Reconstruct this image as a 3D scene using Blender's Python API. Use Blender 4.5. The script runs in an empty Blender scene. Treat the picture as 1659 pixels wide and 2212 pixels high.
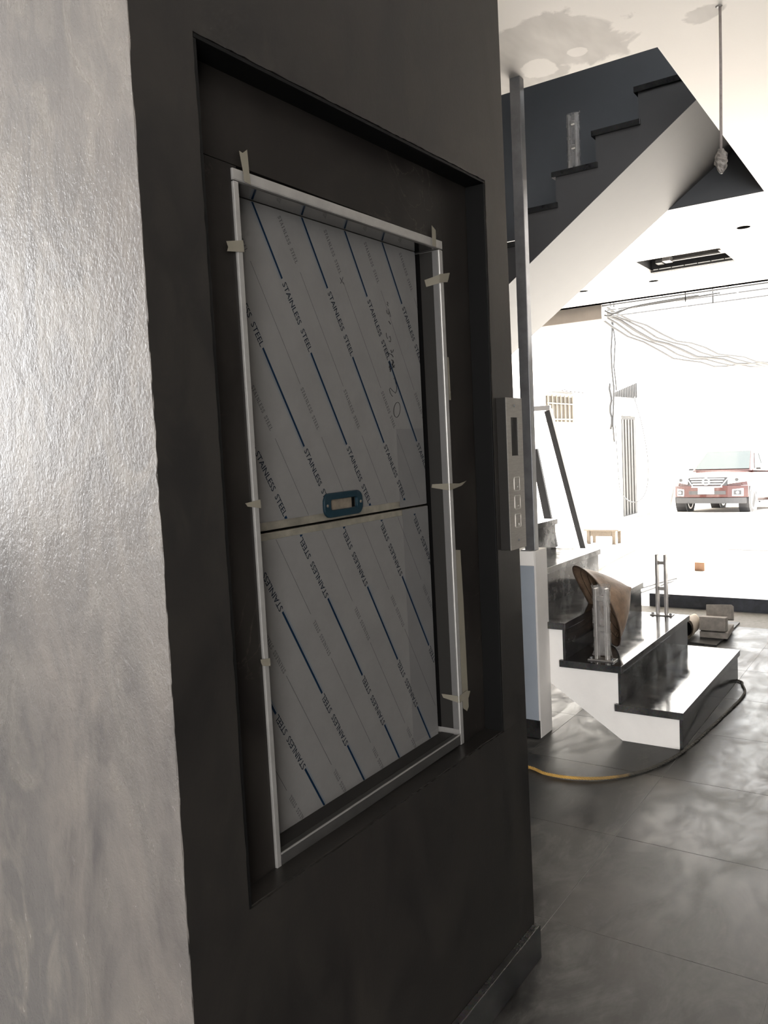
import bpy, bmesh, math, random
from mathutils import Vector, Matrix
random.seed(7)
S = bpy.context.scene
COL = S.collection

# ------------------------------------------------------------------ camera
CAM_LOC = Vector((0.0, 0.0, 1.35))
YAW, PITCH, ROLL = math.radians(-56.015), math.radians(-4.122), math.radians(-2.632)
cam_d = bpy.data.cameras.new('camera')
cam_d.sensor_fit = 'VERTICAL'
cam_d.sensor_height = 36.0
cam_d.lens = 1784.0 / 2212.0 * 36.0
cam_d.clip_start = 0.02
cam_d.clip_end = 300
cam = bpy.data.objects.new('camera', cam_d)
COL.objects.link(cam)
base = Matrix(((1, 0, 0), (0, 0, -1), (0, 1, 0)))          # look along +Y, Z up
rot = Matrix.Rotation(YAW, 3, 'Z') @ base @ Matrix.Rotation(PITCH, 3, 'X') @ Matrix.Rotation(ROLL, 3, 'Z')
cam.matrix_world = Matrix.Translation(CAM_LOC) @ rot.to_4x4()
S.camera = cam

# ------------------------------------------------------------------ light
W = bpy.data.worlds.new('sky'); S.world = W
W.use_nodes = True
bg = W.node_tree.nodes['Background']
bg.inputs[0].default_value = (0.96, 0.98, 1.0, 1)
bg.inputs[1].default_value = 8.0

sun_d = bpy.data.lights.new('sun', 'SUN')
sun_d.energy = 70.0
sun_d.angle = math.radians(2.0)
sun_d.color = (1.0, 0.96, 0.9)
sun = bpy.data.objects.new('sun', sun_d); COL.objects.link(sun)
sun.rotation_euler = (Vector((-0.86, 0.25, -1.0))).to_track_quat('-Z', 'Y').to_euler()


def area(name, loc, direction, sx, sy, radiance, color=(1, 1, 1)):
    d = bpy.data.lights.new(name, 'AREA')
    d.shape = 'RECTANGLE'; d.size = sx; d.size_y = sy
    d.energy = radiance * math.pi * sx * sy
    d.color = color
    o = bpy.data.objects.new(name, d); COL.objects.link(o)
    o.location = loc
    o.rotation_euler = Vector(direction).to_track_quat('-Z', 'Y').to_euler()
    return o


# daylight coming in at the windows of the back room (behind and left of the shaft)
area('daylight_back_window', (-0.30, 4.36, 1.9), (0, -1, 0), 1.6, 1.7, 4.2, (1.0, 0.98, 0.95))
area('daylight_rear_doors', (-3.46, -2.05, 1.40), (1, 0, 0), 2.1, 2.5, 20.0, (1.0, 0.97, 0.94))
area('daylight_side_window', (-3.46, 2.55, 1.35), (1, 0, 0), 2.9, 2.3, 1.5, (1.0, 0.97, 0.94))

S.view_settings.view_transform = 'Standard'
S.view_settings.look = 'None'
S.view_settings.gamma = 1.0
S.view_settings.use_curve_mapping = False
S.view_settings.exposure = 0.0
S.cycles.max_bounces = 8
S.cycles.diffuse_bounces = 4
S.cycles.glossy_bounces = 3
S.cycles.transparent_max_bounces = 6
S.cycles.caustics_reflective = False
S.cycles.caustics_refractive = False
S.cycles.use_adaptive_sampling = True
S.cycles.adaptive_threshold = 0.06
S.cycles.adaptive_min_samples = 24

# ------------------------------------------------------------------ helpers


class MB:
    """collects verts and faces, builds one mesh object"""
    def __init__(self): self.v = []; self.f = []; self.smooth = False

    def add(self, vs, fs):
        o = len(self.v); self.v += [tuple(p) for p in vs]; self.f += [tuple(i + o for i in f) for f in fs]; return self

    def box(self, mn, mx, M=None):
        x0, y0, z0 = mn; x1, y1, z1 = mx
        vs = [Vector(p) for p in ((x0, y0, z0), (x1, y0, z0), (x1, y1, z0), (x0, y1, z0), (x0, y0, z1), (x1, y0, z1), (x1, y1, z1), (x0, y1, z1))]
        if M is not None: vs = [M @ p for p in vs]
        return self.add(vs, [(0, 3, 2, 1), (4, 5, 6, 7), (0, 1, 5, 4), (1, 2, 6, 5), (2, 3, 7, 6), (3, 0, 4, 7)])

    def cbox(self, c, s, M=None):
        return self.box([c[i] - s[i] / 2 for i in range(3)], [c[i] + s[i] / 2 for i in range(3)], M)

    def prism(self, poly, axis, a, b):
        """poly: 2D points in the two remaining axes (x,y,z order), extruded along axis a..b"""
        def p3(p, t):
            if axis == 'x': return (t, p[0], p[1])
            if axis == 'y': return (p[0], t, p[1])
            return (p[0], p[1], t)
        n = len(poly)
        vs = [p3(p, a) for p in poly] + [p3(p, b) for p in poly]
        fs = [tuple(range(n)), tuple(range(2 * n - 1, n - 1, -1))]
        fs += [(i, n + i, n + (i + 1) % n, (i + 1) % n) for i in range(n)]
        return self.add(vs, fs)

    def tube(self, pts, r, n=8, cap=True):
        pts = [Vector(p) for p in pts]
        rs = r if isinstance(r, (list, tuple)) else [r] * len(pts)
        vs = []; fs = []
        t0 = (pts[1] - pts[0]).normalized()
        u = t0.orthogonal().normalized()
        for i, p in enumerate(pts):
            if i == 0: t = pts[1] - pts[0]
            elif i == len(pts) - 1: t = pts[-1] - pts[-2]
            else: t = pts[i + 1] - pts[i - 1]
            t.normalize()
            u = (u - t * u.dot(t))
            u = u.normalized() if u.length > 1e-6 else t.orthogonal().normalized()
            w = t.cross(u)
            for k in range(n):
                a = 2 * math.pi * k / n
                vs.append(p + (u * math.cos(a) + w * math.sin(a)) * rs[i])
        for i in range(len(pts) - 1):
            for k in range(n):
                a = i * n + k; b = i * n + (k + 1) % n
                fs.append((a, b, b + n, a + n))
        if cap:
            fs.append(tuple(range(n - 1, -1, -1)))
            m = (len(pts) - 1) * n
            fs.append(tuple(range(m, m + n)))
        return self.add(vs, fs)

    def lathe(self, prof, n, M=None, close=False):
        """prof: (radius, height) pairs round local Z"""
        vs = []; fs = []
        for r, h in prof:
            for k in range(n):
                a = 2 * math.pi * k / n
                p = Vector((r * math.cos(a), r * math.sin(a), h))
                vs.append(M @ p if M is not None else p)
        m = len(prof)
        for i in range(m - 1 if not close else m):
            j = (i + 1) % m
            for k in range(n):
                fs.append((i * n + k, i * n + (k + 1) % n, j * n + (k + 1) % n, j * n + k))
        if not close:
            fs.append(tuple(range(n - 1, -1, -1)))
            fs.append(tuple(range((m - 1) * n, m * n)))
        return self.add(vs, fs)

    def build(self, name, mat, parent=None, bevel=0.0, smooth=False, seg=2):
        o = self.obj(name, mat, parent)
        me = o.data
        bm = bmesh.new(); bm.from_mesh(me)
        bmesh.ops.recalc_face_normals(bm, faces=bm.faces)
        bm.to_mesh(me); bm.free()
        if smooth:
            for p in me.polygons: p.use_smooth = True
        if bevel > 0:
            b = o.modifiers.new('bevel', 'BEVEL'); b.width = bevel; b.segments = seg; b.limit_method = 'ANGLE'; b.angle_limit = math.radians(40)
        return o

    def obj(self, name, mat, parent):
        off = Vector((0, 0, 0))
        if parent is not None:
            off = world_loc(parent)
        me = bpy.data.meshes.new(name)
        me.from_pydata([tuple(Vector(p) - off) for p in self.v], [], self.f)
        me.update()
        o = bpy.data.objects.new(name, me)
        if mat is not None: me.materials.append(mat)
        COL.objects.link(o)
        if parent is not None: o.parent = parent
        return o


def world_loc(o):
    l = Vector((0, 0, 0))
    while o is not None:
        l = l + o.location; o = o.parent
    return l


def thing(name, label, cat, loc=(0, 0, 0), group=None, kind=None):
    o = bpy.data.objects.new(name, None); o.empty_display_size = 0.1
    COL.objects.link(o); o.location = loc
    return tag(o, label, cat, group, kind)


def tag(o, label=None, cat=None, group=None, kind=None):
    if label: o['label'] = label
    if cat: o['category'] = cat
    if group: o['group'] = group
    if kind: o['kind'] = kind
    return o


def box(name, mn, mx, mat, parent=None, bevel=0.0):
    return MB().box(mn, mx).build(name, mat, parent, bevel)


def copy_tree(o, parent=None):
    c = o.copy(); COL.objects.link(c); c.parent = parent
    for ch in list(o.children): copy_tree(ch, c)
    return c


# ------------------------------------------------------------------ materials
ZC = 2.964                      # ceiling height
def nt(name):
    m = bpy.data.materials.new(name); m.use_nodes = True
    t = m.node_tree; return m, t.nodes, t.links, t.nodes['Principled BSDF']


def mat(name, col, rough=0.6, metal=0.0, var=0.0, scale=8.0, bump=0.0, bscale=60.0, spec=0.5, stretch=None, rvar=0.0):
    """plain procedural surface: base colour with noise variation and fine bump, in world space"""
    m, N, L, b = nt(name)
    b.inputs['Base Color'].default_value = (*col, 1)
    b.inputs['Roughness'].default_value = rough
    b.inputs['Metallic'].default_value = metal
    b.inputs['Specular IOR Level'].default_value = spec
    g = N.new('ShaderNodeNewGeometry'); src = g.outputs['Position']
    if stretch:
        mp = N.new('ShaderNodeMapping'); mp.inputs['Scale'].default_value = stretch
        L.new(src, mp.inputs['Vector']); src = mp.outputs['Vector']
    if var > 0 or rvar > 0:
        n = N.new('ShaderNodeTexNoise'); n.inputs['Scale'].default_value = scale; n.inputs['Detail'].default_value = 6
        n.inputs['Roughness'].default_value = 0.62
        L.new(src, n.inputs['Vector'])
        if var > 0:
            r = N.new('ShaderNodeValToRGB')
            r.color_ramp.elements[0].position = 0.3; r.color_ramp.elements[1].position = 0.7
            r.color_ramp.elements[0].color = (*[max(0, c * (1 - var)) for c in col], 1)
            r.color_ramp.elements[1].color = (*[min(1, c * (1 + var)) for c in col], 1)
            L.new(n.outputs['Fac'], r.inputs[0]); L.new(r.outputs[0], b.inputs['Base Color'])
        if rvar > 0:
            mr = N.new('ShaderNodeMapRange'); mr.inputs['From Min'].default_value = 0.3; mr.inputs['From Max'].default_value = 0.7
            mr.inputs['To Min'].default_value = max(0.02, rough - rvar); mr.inputs['To Max'].default_value = min(1, rough + rvar)
            L.new(n.outputs['Fac'], mr.inputs['Value']); L.new(mr.outputs['Result'], b.inputs['Roughness'])
    if bump > 0:
        n2 = N.new('ShaderNodeTexNoise'); n2.inputs['Scale'].default_value = bscale; n2.inputs['Detail'].default_value = 4
        L.new(src, n2.inputs['Vector'])
        bp = N.new('ShaderNodeBump'); bp.inputs['Strength'].default_value = 1.0; bp.inputs['Distance'].default_value = bump
        L.new(n2.outputs['Fac'], bp.inputs['Height']); L.new(bp.outputs['Normal'], b.inputs['Normal'])
    return m


def plaster_mat(name='trowelled_plaster', k_=1.0, sp_=0.5, bd_=0.0014, ra=0.17, rb=0.29):
    """trowelled concrete-effect plaster, waxed: blotches of warm grey, mauve grey and dull green grey, vertical trowel marks"""
    m, N, L, b = nt(name)
    g = N.new('ShaderNodeNewGeometry')
    mp = N.new('ShaderNodeMapping'); mp.inputs['Scale'].default_value = (1, 1, 0.45)
    L.new(g.outputs['Position'], mp.inputs['Vector'])

    def noise(sc, det=6, rough=0.6, dist=0.0, vec=None):
        n = N.new('ShaderNodeTexNoise'); n.inputs['Scale'].default_value = sc; n.inputs['Detail'].default_value = det
        n.inputs['Roughness'].default_value = rough; n.inputs['Distortion'].default_value = dist
        L.new(vec or mp.outputs['Vector'], n.inputs['Vector']); return n
    n1 = noise(5.0, 8, 0.65, 0.8); n2 = noise(11.0, 7, 0.6, 1.6); n3 = noise(2.3, 4)
    r1 = N.new('ShaderNodeValToRGB'); e = r1.color_ramp.elements
    e[0].position = 0.34; e[0].color = (0.130 * k_, 0.121 * k_, 0.117 * k_, 1)
    e[1].position = 0.68; e[1].color = (0.33 * k_, 0.293 * k_, 0.255 * k_, 1)
    k = e.new(0.5); k.color = (0.235 * k_, 0.212 * k_, 0.194 * k_, 1)
    L.new(n1.outputs['Fac'], r1.inputs[0])
    r2 = N.new('ShaderNodeValToRGB'); e = r2.color_ramp.elements
    e[0].position = 0.45; e[0].color = (0.20 * k_, 0.187 * k_, 0.177 * k_, 1)
    e[1].position = 0.6; e[1].color = (0.28 * k_, 0.255 * k_, 0.227 * k_, 1)
    L.new(n2.outputs['Fac'], r2.inputs[0])
    mx = N.new('ShaderNodeMix'); mx.data_type = 'RGBA'
    mr = N.new('ShaderNodeMapRange'); mr.inputs['From Min'].default_value = 0.4; mr.inputs['From Max'].default_value = 0.62
    L.new(n3.outputs['Fac'], mr.inputs['Value'])
    L.new(mr.outputs['Result'], mx.inputs['Factor']); L.new(r1.outputs[0], mx.inputs[6]); L.new(r2.outputs[0], mx.inputs[7])
    L.new(mx.outputs[2], b.inputs['Base Color'])
    # wax sheen, uneven
    rr = N.new('ShaderNodeMapRange'); rr.inputs['From Min'].default_value = 0.35; rr.inputs['From Max'].default_value = 0.65
    rr.inputs['To Min'].default_value = ra; rr.inputs['To Max'].default_value = rb
    L.new(n2.outputs['Fac'], rr.inputs['Value']); L.new(rr.outputs['Result'], b.inputs['Roughness'])
    b.inputs['Specular IOR Level'].default_value = sp_
    # two scales of relief
    mp2 = N.new('ShaderNodeMapping'); mp2.inputs['Scale'].default_value = (1, 1, 0.7)
    L.new(g.outputs['Position'], mp2.inputs['Vector'])
    f1 = noise(230, 3, 0.6, 0.6, mp2.outputs['Vector']); f2 = noise(42, 5, 0.6, 0.4, mp2.outputs['Vector'])
    ma = N.new('ShaderNodeMath'); ma.operation = 'MULTIPLY'; ma.inputs[1].default_value = 0.6
    L.new(f1.outputs['Fac'], ma.inputs[0])
    ad = N.new('ShaderNodeMath'); ad.operation = 'ADD'; L.new(ma.outputs[0], ad.inputs[0]); L.new(f2.outputs['Fac'], ad.inputs[1])
    bp = N.new('ShaderNodeBump'); bp.inputs['Strength'].default_value = 1.0; bp.inputs['Distance'].default_value = bd_
    L.new(ad.outputs[0], bp.inputs['Height']); L.new(bp.outputs['Normal'], b.inputs['Normal'])
    return m


def floor_mat():
    """grey glazed floor tile under building dust and dried wipe marks"""
    m, N, L, b = nt('dusty_floor_tile')
    g = N.new('ShaderNodeNewGeometry')
    mp = N.new('ShaderNodeMapping'); mp.inputs['Rotation'].default_value = (0, 0, 0.5); mp.inputs['Scale'].default_value = (1, 1.9, 1)
    L.new(g.outputs['Position'], mp.inputs['Vector'])
    n1 = N.new('ShaderNodeTexNoise'); n1.inputs['Scale'].default_value = 2.6; n1.inputs['Detail'].default_value = 9; n1.inputs['Roughness'].default_value = 0.66; n1.inputs['Distortion'].default_value = 1.2
    n2 = N.new('ShaderNodeTexNoise'); n2.inputs['Scale'].default_value = 9; n2.inputs['Detail'].default_value = 8; n2.inputs['Roughness'].default_value = 0.7; n2.inputs['Distortion'].default_value = 0.7
    L.new(mp.outputs[0], n1.inputs['Vector']); L.new(mp.outputs[0], n2.inputs['Vector'])
    r = N.new('ShaderNodeValToRGB'); e = r.color_ramp.elements
    e[0].position = 0.33; e[0].color = (0.0105, 0.0103, 0.0098, 1)
    e[1].position = 0.68; e[1].color = (0.096, 0.0935, 0.088, 1)
    k = e.new(0.5); k.color = (0.035, 0.034, 0.032, 1)
    ad = N.new('ShaderNodeMath'); ad.operation = 'MULTIPLY_ADD'; ad.inputs[1].default_value = 0.35
    sb = N.new('ShaderNodeMath'); sb.operation = 'SUBTRACT'; sb.inputs[1].default_value = 0.175
    L.new(n1.outputs['Fac'], sb.inputs[0]); L.new(n2.outputs['Fac'], ad.inputs[0]); L.new(sb.outputs[0], ad.inputs[2])
    L.new(ad.outputs[0], r.inputs[0]); L.new(r.outputs[0], b.inputs['Base Color'])
    rr = N.new('ShaderNodeMapRange'); rr.inputs['From Min'].default_value = 0.36; rr.inputs['From Max'].default_value = 0.66
    rr.inputs['To Min'].default_value = 0.30; rr.inputs['To Max'].default_value = 0.55
    b.inputs['Specular IOR Level'].default_value = 0.2
    L.new(ad.outputs[0], rr.inputs['Value']); L.new(rr.outputs['Result'], b.inputs['Roughness'])
    return m


def granite_mat(d_=1.0):
    """polished black granite, dusty"""
    m, N, L, b = nt('black_granite')
    g = N.new('ShaderNodeNewGeometry')
    v = N.new('ShaderNodeTexVoronoi'); v.inputs['Scale'].default_value = 260
    n = N.new('ShaderNodeTexNoise'); n.inputs['Scale'].default_value = 6; n.inputs['Detail'].default_value = 8; n.inputs['Roughness'].default_value = 0.7
    L.new(g.outputs['Position'], v.inputs['Vector']); L.new(g.outputs['Position'], n.inputs['Vector'])
    r = N.new('ShaderNodeValToRGB'); e = r.color_ramp.elements
    e[0].position = 0.36; e[0].color = (0.012 * d_, 0.012 * d_, 0.013 * d_, 1); e[1].position = 0.72; e[1].color = (0.05 * d_, 0.049 * d_, 0.047 * d_, 1)
    L.new(n.outputs['Fac'], r.inputs[0])
    mx = N.new('ShaderNodeMix'); mx.data_type = 'RGBA'; mx.blend_type = 'MULTIPLY'; mx.inputs['Factor'].default_value = 0.35
    L.new(r.outputs[0], mx.inputs[6]); L.new(v.outputs['Color'], mx.inputs[7]); L.new(mx.outputs[2], b.inputs['Base Color'])
    rr = N.new('ShaderNodeMapRange'); rr.inputs['From Min'].default_value = 0.35; rr.inputs['From Max'].default_value = 0.7
    rr.inputs['To Min'].default_value = 0.06; rr.inputs['To Max'].default_value = 0.22
    L.new(n.outputs['Fac'], rr.inputs['Value']); L.new(rr.outputs['Result'], b.inputs['Roughness'])
    return m


def marble_mat():
    """dark brown-black marble with a few thin pale veins"""
    m, N, L, b = nt('dark_marble')
    g = N.new('ShaderNodeNewGeometry')
    n = N.new('ShaderNodeTexNoise'); n.inputs['Scale'].default_value = 3.2; n.inputs['Detail'].default_value = 6; n.inputs['Distortion'].default_value = 1.0
    L.new(g.outputs['Position'], n.inputs['Vector'])
    r = N.new('ShaderNodeValToRGB'); e = r.color_ramp.elements
    e[0].position = 0.3; e[0].color = (0.007, 0.006, 0.0055, 1); e[1].position = 0.7; e[1].color = (0.018, 0.016, 0.014, 1)
    L.new(n.outputs['Fac'], r.inputs[0])
    # veins: where a warped noise crosses its middle value
    n2 = N.new('ShaderNodeTexNoise'); n2.inputs['Scale'].default_value = 4.5; n2.inputs['Detail'].default_value = 7; n2.inputs['Distortion'].default_value = 2.0
    mp = N.new('ShaderNodeMapping'); mp.inputs['Location'].default_value = (3.1, 1.7, 0.4)
    L.new(g.outputs['Position'], mp.inputs['Vector']); L.new(mp.outputs[0], n2.inputs['Vector'])
    s = N.new('ShaderNodeMath'); s.operation = 'SUBTRACT'; s.inputs[1].default_value = 0.5; L.new(n2.outputs['Fac'], s.inputs[0])
    a = N.new('ShaderNodeMath'); a.operation = 'ABSOLUTE'; L.new(s.outputs[0], a.inputs[0])
    mr = N.new('ShaderNodeMapRange'); mr.inputs['From Min'].default_value = 0.0; mr.inputs['From Max'].default_value = 0.006; mr.inputs['To Min'].default_value = 1; mr.inputs['To Max'].default_value = 0
    L.new(a.outputs[0], mr.inputs['Value'])
    n3 = N.new('ShaderNodeTexNoise'); n3.inputs['Scale'].default_value = 2.7; L.new(g.outputs['Position'], n3.inputs['Vector'])
    mm = N.new('ShaderNodeMapRange'); mm.inputs['From Min'].default_value = 0.52; mm.inputs['From Max'].default_value = 0.66; mm.inputs['To Max'].default_value = 0.5
    L.new(n3.outputs['Fac'], mm.inputs['Value'])
    mu = N.new('ShaderNodeMath'); mu.operation = 'MULTIPLY'; L.new(mr.outputs[0], mu.inputs[0]); L.new(mm.outputs[0], mu.inputs[1])
    mx = N.new('ShaderNodeMix'); mx.data_type = 'RGBA'; L.new(mu.outputs[0], mx.inputs['Factor']); L.new(r.outputs[0], mx.inputs[6])
    mx.inputs[7].default_value = (0.07, 0.06, 0.05, 1)
    L.new(mx.outputs[2], b.inputs['Base Color'])
    b.inputs['Roughness'].default_value = 0.42; b.inputs['Specular IOR Level'].default_value = 0.12
    return m


def ceiling_mat():
    """white ceiling with a broad smear of grey filler round a repair, and a small one at the cable"""
    m, N, L, b = nt('ceiling_paint')
    g = N.new('ShaderNodeNewGeometry')
    n = N.new('ShaderNodeTexNoise'); n.inputs['Scale'].default_value = 5.0; n.inputs['Detail'].default_value = 6; n.inputs['Roughness'].default_value = 0.55; n.inputs['Distortion'].default_value = 0.4
    L.new(g.outputs['Position'], n.inputs['Vector'])
    n2 = N.new('ShaderNodeTexNoise'); n2.inputs['Scale'].default_value = 3.0; n2.inputs['Detail'].default_value = 2
    mp = N.new('ShaderNodeMapping'); mp.inputs['Rotation'].default_value = (0, 0, 0.9); mp.inputs['Scale'].default_value = (1.6, 5.0, 1)
    L.new(g.outputs['Position'], mp.inputs['Vector']); L.new(mp.outputs[0], n2.inputs['Vector'])

    def blob(c, r0, r1):
        d = N.new('ShaderNodeVectorMath'); d.operation = 'DISTANCE'; d.inputs[1].default_value = c
        L.new(g.outputs['Position'], d.inputs[0])
        q = N.new('ShaderNodeMapRange'); q.inputs['From Min'].default_value = r0; q.inputs['From Max'].default_value = r1; q.inputs['To Min'].default_value = 1; q.inputs['To Max'].default_value = 0
        L.new(d.outputs['Value'], q.inputs['Value']); return q.outputs[0]

    def mth(op, a_, b_):
        q = N.new('ShaderNodeMath'); q.operation = op
        for i, v in enumerate((a_, b_)):
            if isinstance(v, (int, float)): q.inputs[i].default_value = v
            else: L.new(v, q.inputs[i])
        return q.outputs[0]
    b1 = mth('MAXIMUM', blob((3.32, 1.30, ZC), 0.0, 0.46), blob((3.50, 1.62, ZC), 0.0, 0.40))
    b2 = mth('MULTIPLY', blob((3.45, 0.75, ZC), 0.0, 0.16), 0.72)
    b1 = mth('MAXIMUM', b1, b2)
    hole = mth('MAXIMUM', blob((3.47, 1.42, ZC), 0.03, 0.13), blob((3.44, 1.25, ZC), 0.01, 0.07))
    f = mth('ADD', b1, mth('MULTIPLY', mth('SUBTRACT', n.outputs['Fac'], 0.5), 0.9))
    r = N.new('ShaderNodeMapRange'); r.inputs['From Min'].default_value = 0.36; r.inputs['From Max'].default_value = 0.42
    L.new(f, r.inputs['Value'])
    st_ = mth('ADD', 0.35, mth('MULTIPLY', n2.outputs['Fac'], 1.0))
    hm = N.new('ShaderNodeMapRange'); hm.inputs['From Min'].default_value = 0.42; hm.inputs['From Max'].default_value = 0.5; hm.inputs['To Min'].default_value = 1.0; hm.inputs['To Max'].default_value = 0.15
    L.new(mth('ADD', hole, mth('MULTIPLY', mth('SUBTRACT', n.outputs['Fac'], 0.5), 1.2)), hm.inputs['Value'])
    fac = mth('MINIMUM', mth('MULTIPLY', mth('MULTIPLY', r.outputs[0], st_), hm.outputs[0]), 1.0)
    mx = N.new('ShaderNodeMix'); mx.data_type = 'RGBA'; L.new(fac, mx.inputs['Factor'])
    mx.inputs[6].default_value = (0.90, 0.85, 0.80, 1); mx.inputs[7].default_value = (0.60, 0.56, 0.52, 1)
    L.new(mx.outputs[2], b.inputs['Base Color']); b.inputs['Roughness'].default_value = 0.7
    return m


def plastic_mat():
    m, N, L, b = nt('clear_wrap')
    b.inputs['Base Color'].default_value = (0.42, 0.40, 0.385, 1); b.inputs['Roughness'].default_value = 0.35
    t = N.new('ShaderNodeBsdfTransparent'); mix = N.new('ShaderNodeMixShader')
    g = N.new('ShaderNodeNewGeometry'); n = N.new('ShaderNodeTexNoise'); n.inputs['Scale'].default_value = 16; n.inputs['Detail'].default_value = 3
    L.new(g.outputs['Position'], n.inputs['Vector'])
    r = N.new('ShaderNodeMapRange'); r.inputs['From Min'].default_value = 0.35; r.inputs['From Max'].default_value = 0.7; r.inputs['To Min'].default_value = 0.18; r.inputs['To Max'].default_value = 0.55
    L.new(n.outputs['Fac'], r.inputs['Value']); L.new(r.outputs[0], mix.inputs[0]); L.new(t.outputs[0], mix.inputs[1]); L.new(b.outputs[0], mix.inputs[2])
    bp = N.new('ShaderNodeBump'); bp.inputs['Distance'].default_value = 0.004; L.new(n.outputs['Fac'], bp.inputs['Height']); L.new(bp.outputs[0], b.inputs['Normal'])
    L.new(mix.outputs[0], N['Material Output'].inputs['Surface'])
    return m


def tape_mat():
    m, N, L, b = nt('masking_tape')
    b.inputs['Base Color'].default_value = (0.17, 0.155, 0.122, 1); b.inputs['Roughness'].default_value = 0.6
    t = N.new('ShaderNodeBsdfTransparent'); mix = N.new('ShaderNodeMixShader'); mix.inputs[0].default_value = 0.72
    L.new(t.outputs[0], mix.inputs[1]); L.new(b.outputs[0], mix.inputs[2]); L.new(mix.outputs[0], N['Material Output'].inputs['Surface'])
    return m


M = {}
M['plaster'] = plaster_mat(k_=0.42)
M['plastershade'] = plaster_mat('shaded_trowelled_plaster', 0.068, 0.22, 0.00015, 0.30, 0.34)  # darker copy of the shaft plaster, the front's shade put into its colour
M['floor'] = floor_mat()
M['granite'] = granite_mat()
M['tread'] = granite_mat(2.2); M['tread'].name = 'dusty_black_granite'
M['marble'] = marble_mat()
M['riser'] = granite_mat(2.0); M['riser'].name = 'honed_black_granite'
_q = M['riser'].node_tree.nodes['Principled BSDF']; _q.inputs['Specular IOR Level'].default_value = 0.3
M['ceiling'] = ceiling_mat()
M['wrap'] = plastic_mat()
M['tape'] = tape_mat()
M['grout'] = mat('tile_grout', (0.19, 0.186, 0.176), 0.8, var=0.2, scale=30)
M['white'] = mat('white_wall_paint', (0.74, 0.715, 0.69), 0.6, var=0.04, scale=4, bump=0.0004, bscale=80)
M['warmwhite'] = mat('cream_wall_paint', (0.72, 0.66, 0.58), 0.7, var=0.06, scale=3, bump=0.0005, bscale=60)
M['beam'] = mat('brown_grey_render', (0.10, 0.088, 0.078), 0.8, var=0.1, scale=5)
M['greywall'] = mat('grey_wall_paint', (0.30, 0.295, 0.29), 0.7, var=0.1, scale=3)
M['well'] = mat('slate_wall_paint', (0.10, 0.105, 0.113), 0.6, var=0.05, scale=4)
M['slatewall'] = mat('charcoal_wall_paint', (0.09, 0.088, 0.086), 0.7, var=0.1, scale=3)
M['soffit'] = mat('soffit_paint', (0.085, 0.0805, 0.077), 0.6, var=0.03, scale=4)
M['pillar'] = mat('pillar_plaster', (0.62, 0.60, 0.575), 0.7, var=0.05, scale=6, bump=0.0004, bscale=70)
M['upperside'] = mat('grey_stair_paint', (0.06, 0.058, 0.059), 0.6, var=0.05, scale=5)
M['stairside'] = mat('pale_stair_paint', (0.87, 0.845, 0.815), 0.55, var=0.04, scale=5, bump=0.0004, bscale=90)
M['steel'] = mat('film_covered_steel', (0.30, 0.292, 0.28), 0.34, metal=0.55, var=0.10, scale=25)
M['sillsteel'] = mat('dull_sill_steel', (0.030, 0.029, 0.0275), 0.4, spec=0.2, var=0.2, scale=20)
M['reveal'] = mat('shaded_reveal_marble', (0.004, 0.004, 0.004), 0.5, spec=0.12)  # reveal marble blackened, its shade painted into the colour
M['mirror'] = mat('bright_steel', (0.5, 0.49, 0.47), 0.12, metal=1.0)
M['film'] = mat('sheet_protective_film', (0.105, 0.102, 0.099), 0.42, var=0.06, scale=14, bump=0.0003, bscale=90, spec=0.25)
M['film2'] = mat('overlapping_film', (0.085, 0.083, 0.082), 0.36, var=0.06, scale=14, spec=0.25)
M['bare'] = mat('smeared_bare_steel', (0.20, 0.185, 0.15), 0.3, metal=0.5, var=0.25, scale=30)
M['blueink'] = mat('navy_print', (0.002, 0.009, 0.022), 0.6, spec=0.05)
M['bluelite'] = mat('pale_blue_print', (0.05, 0.085, 0.125), 0.6, spec=0.1)
M['ink'] = mat('black_blue_print', (0.004, 0.006, 0.011), 0.6, spec=0.05)
M['greyink'] = mat('grey_print', (0.022, 0.022, 0.024), 0.6, spec=0.05)
M['marker'] = mat('marker_ink', (0.012, 0.012, 0.013), 0.6, spec=0.05)
M['handle'] = mat('teal_film_on_handle', (0.003, 0.013, 0.020), 0.45, spec=0.25, var=0.15, scale=40)
M['pocket'] = mat('dusty_pocket_steel', (0.13, 0.108, 0.083), 0.5, metal=0.3, var=0.35, scale=60)
M['black'] = mat('opening_shade_black', (0.003, 0.003, 0.003), 0.9, spec=0.0)  # black that paints in the shade inside gaps and openings
M['panelside'] = mat('dark_panel_box', (0.014, 0.013, 0.012), 0.5, spec=0.2)
M['panelface'] = mat('brushed_panel_steel', (0.28, 0.262, 0.24), 0.36, metal=0.7, var=0.12, scale=40, stretch=(1, 1, 8))
M['display'] = mat('display_window', (0.07, 0.07, 0.068), 0.25)
M['darksteel'] = mat('dark_painted_steel', (0.13, 0.13, 0.134), 0.34, metal=0.3, var=0.25, scale=12)
M['chrome'] = mat('brushed_stainless', (0.42, 0.40, 0.38), 0.3, metal=0.6, var=0.15, scale=20)
M['board'] = mat('blue_grey_gloss_board', (0.31, 0.345, 0.39), 0.18, var=0.05, scale=5)
M['blackstone'] = mat('black_kerb_stone', (0.045, 0.05, 0.062), 0.3, var=0.3, scale=20)
M['hat'] = mat('dried_palm_leaf', (0.22, 0.148, 0.098), 0.6, var=0.35, scale=18, bump=0.0015, bscale=90)
M['hatdark'] = mat('dark_bamboo_hoop', (0.05, 0.03, 0.018), 0.6)
M['hatpale'] = mat('pale_hat_lining', (0.62, 0.50, 0.32), 0.7)
M['concrete'] = mat('cement_block', (0.22, 0.20, 0.18), 0.85, var=0.25, scale=25, bump=0.001, bscale=120)
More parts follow.
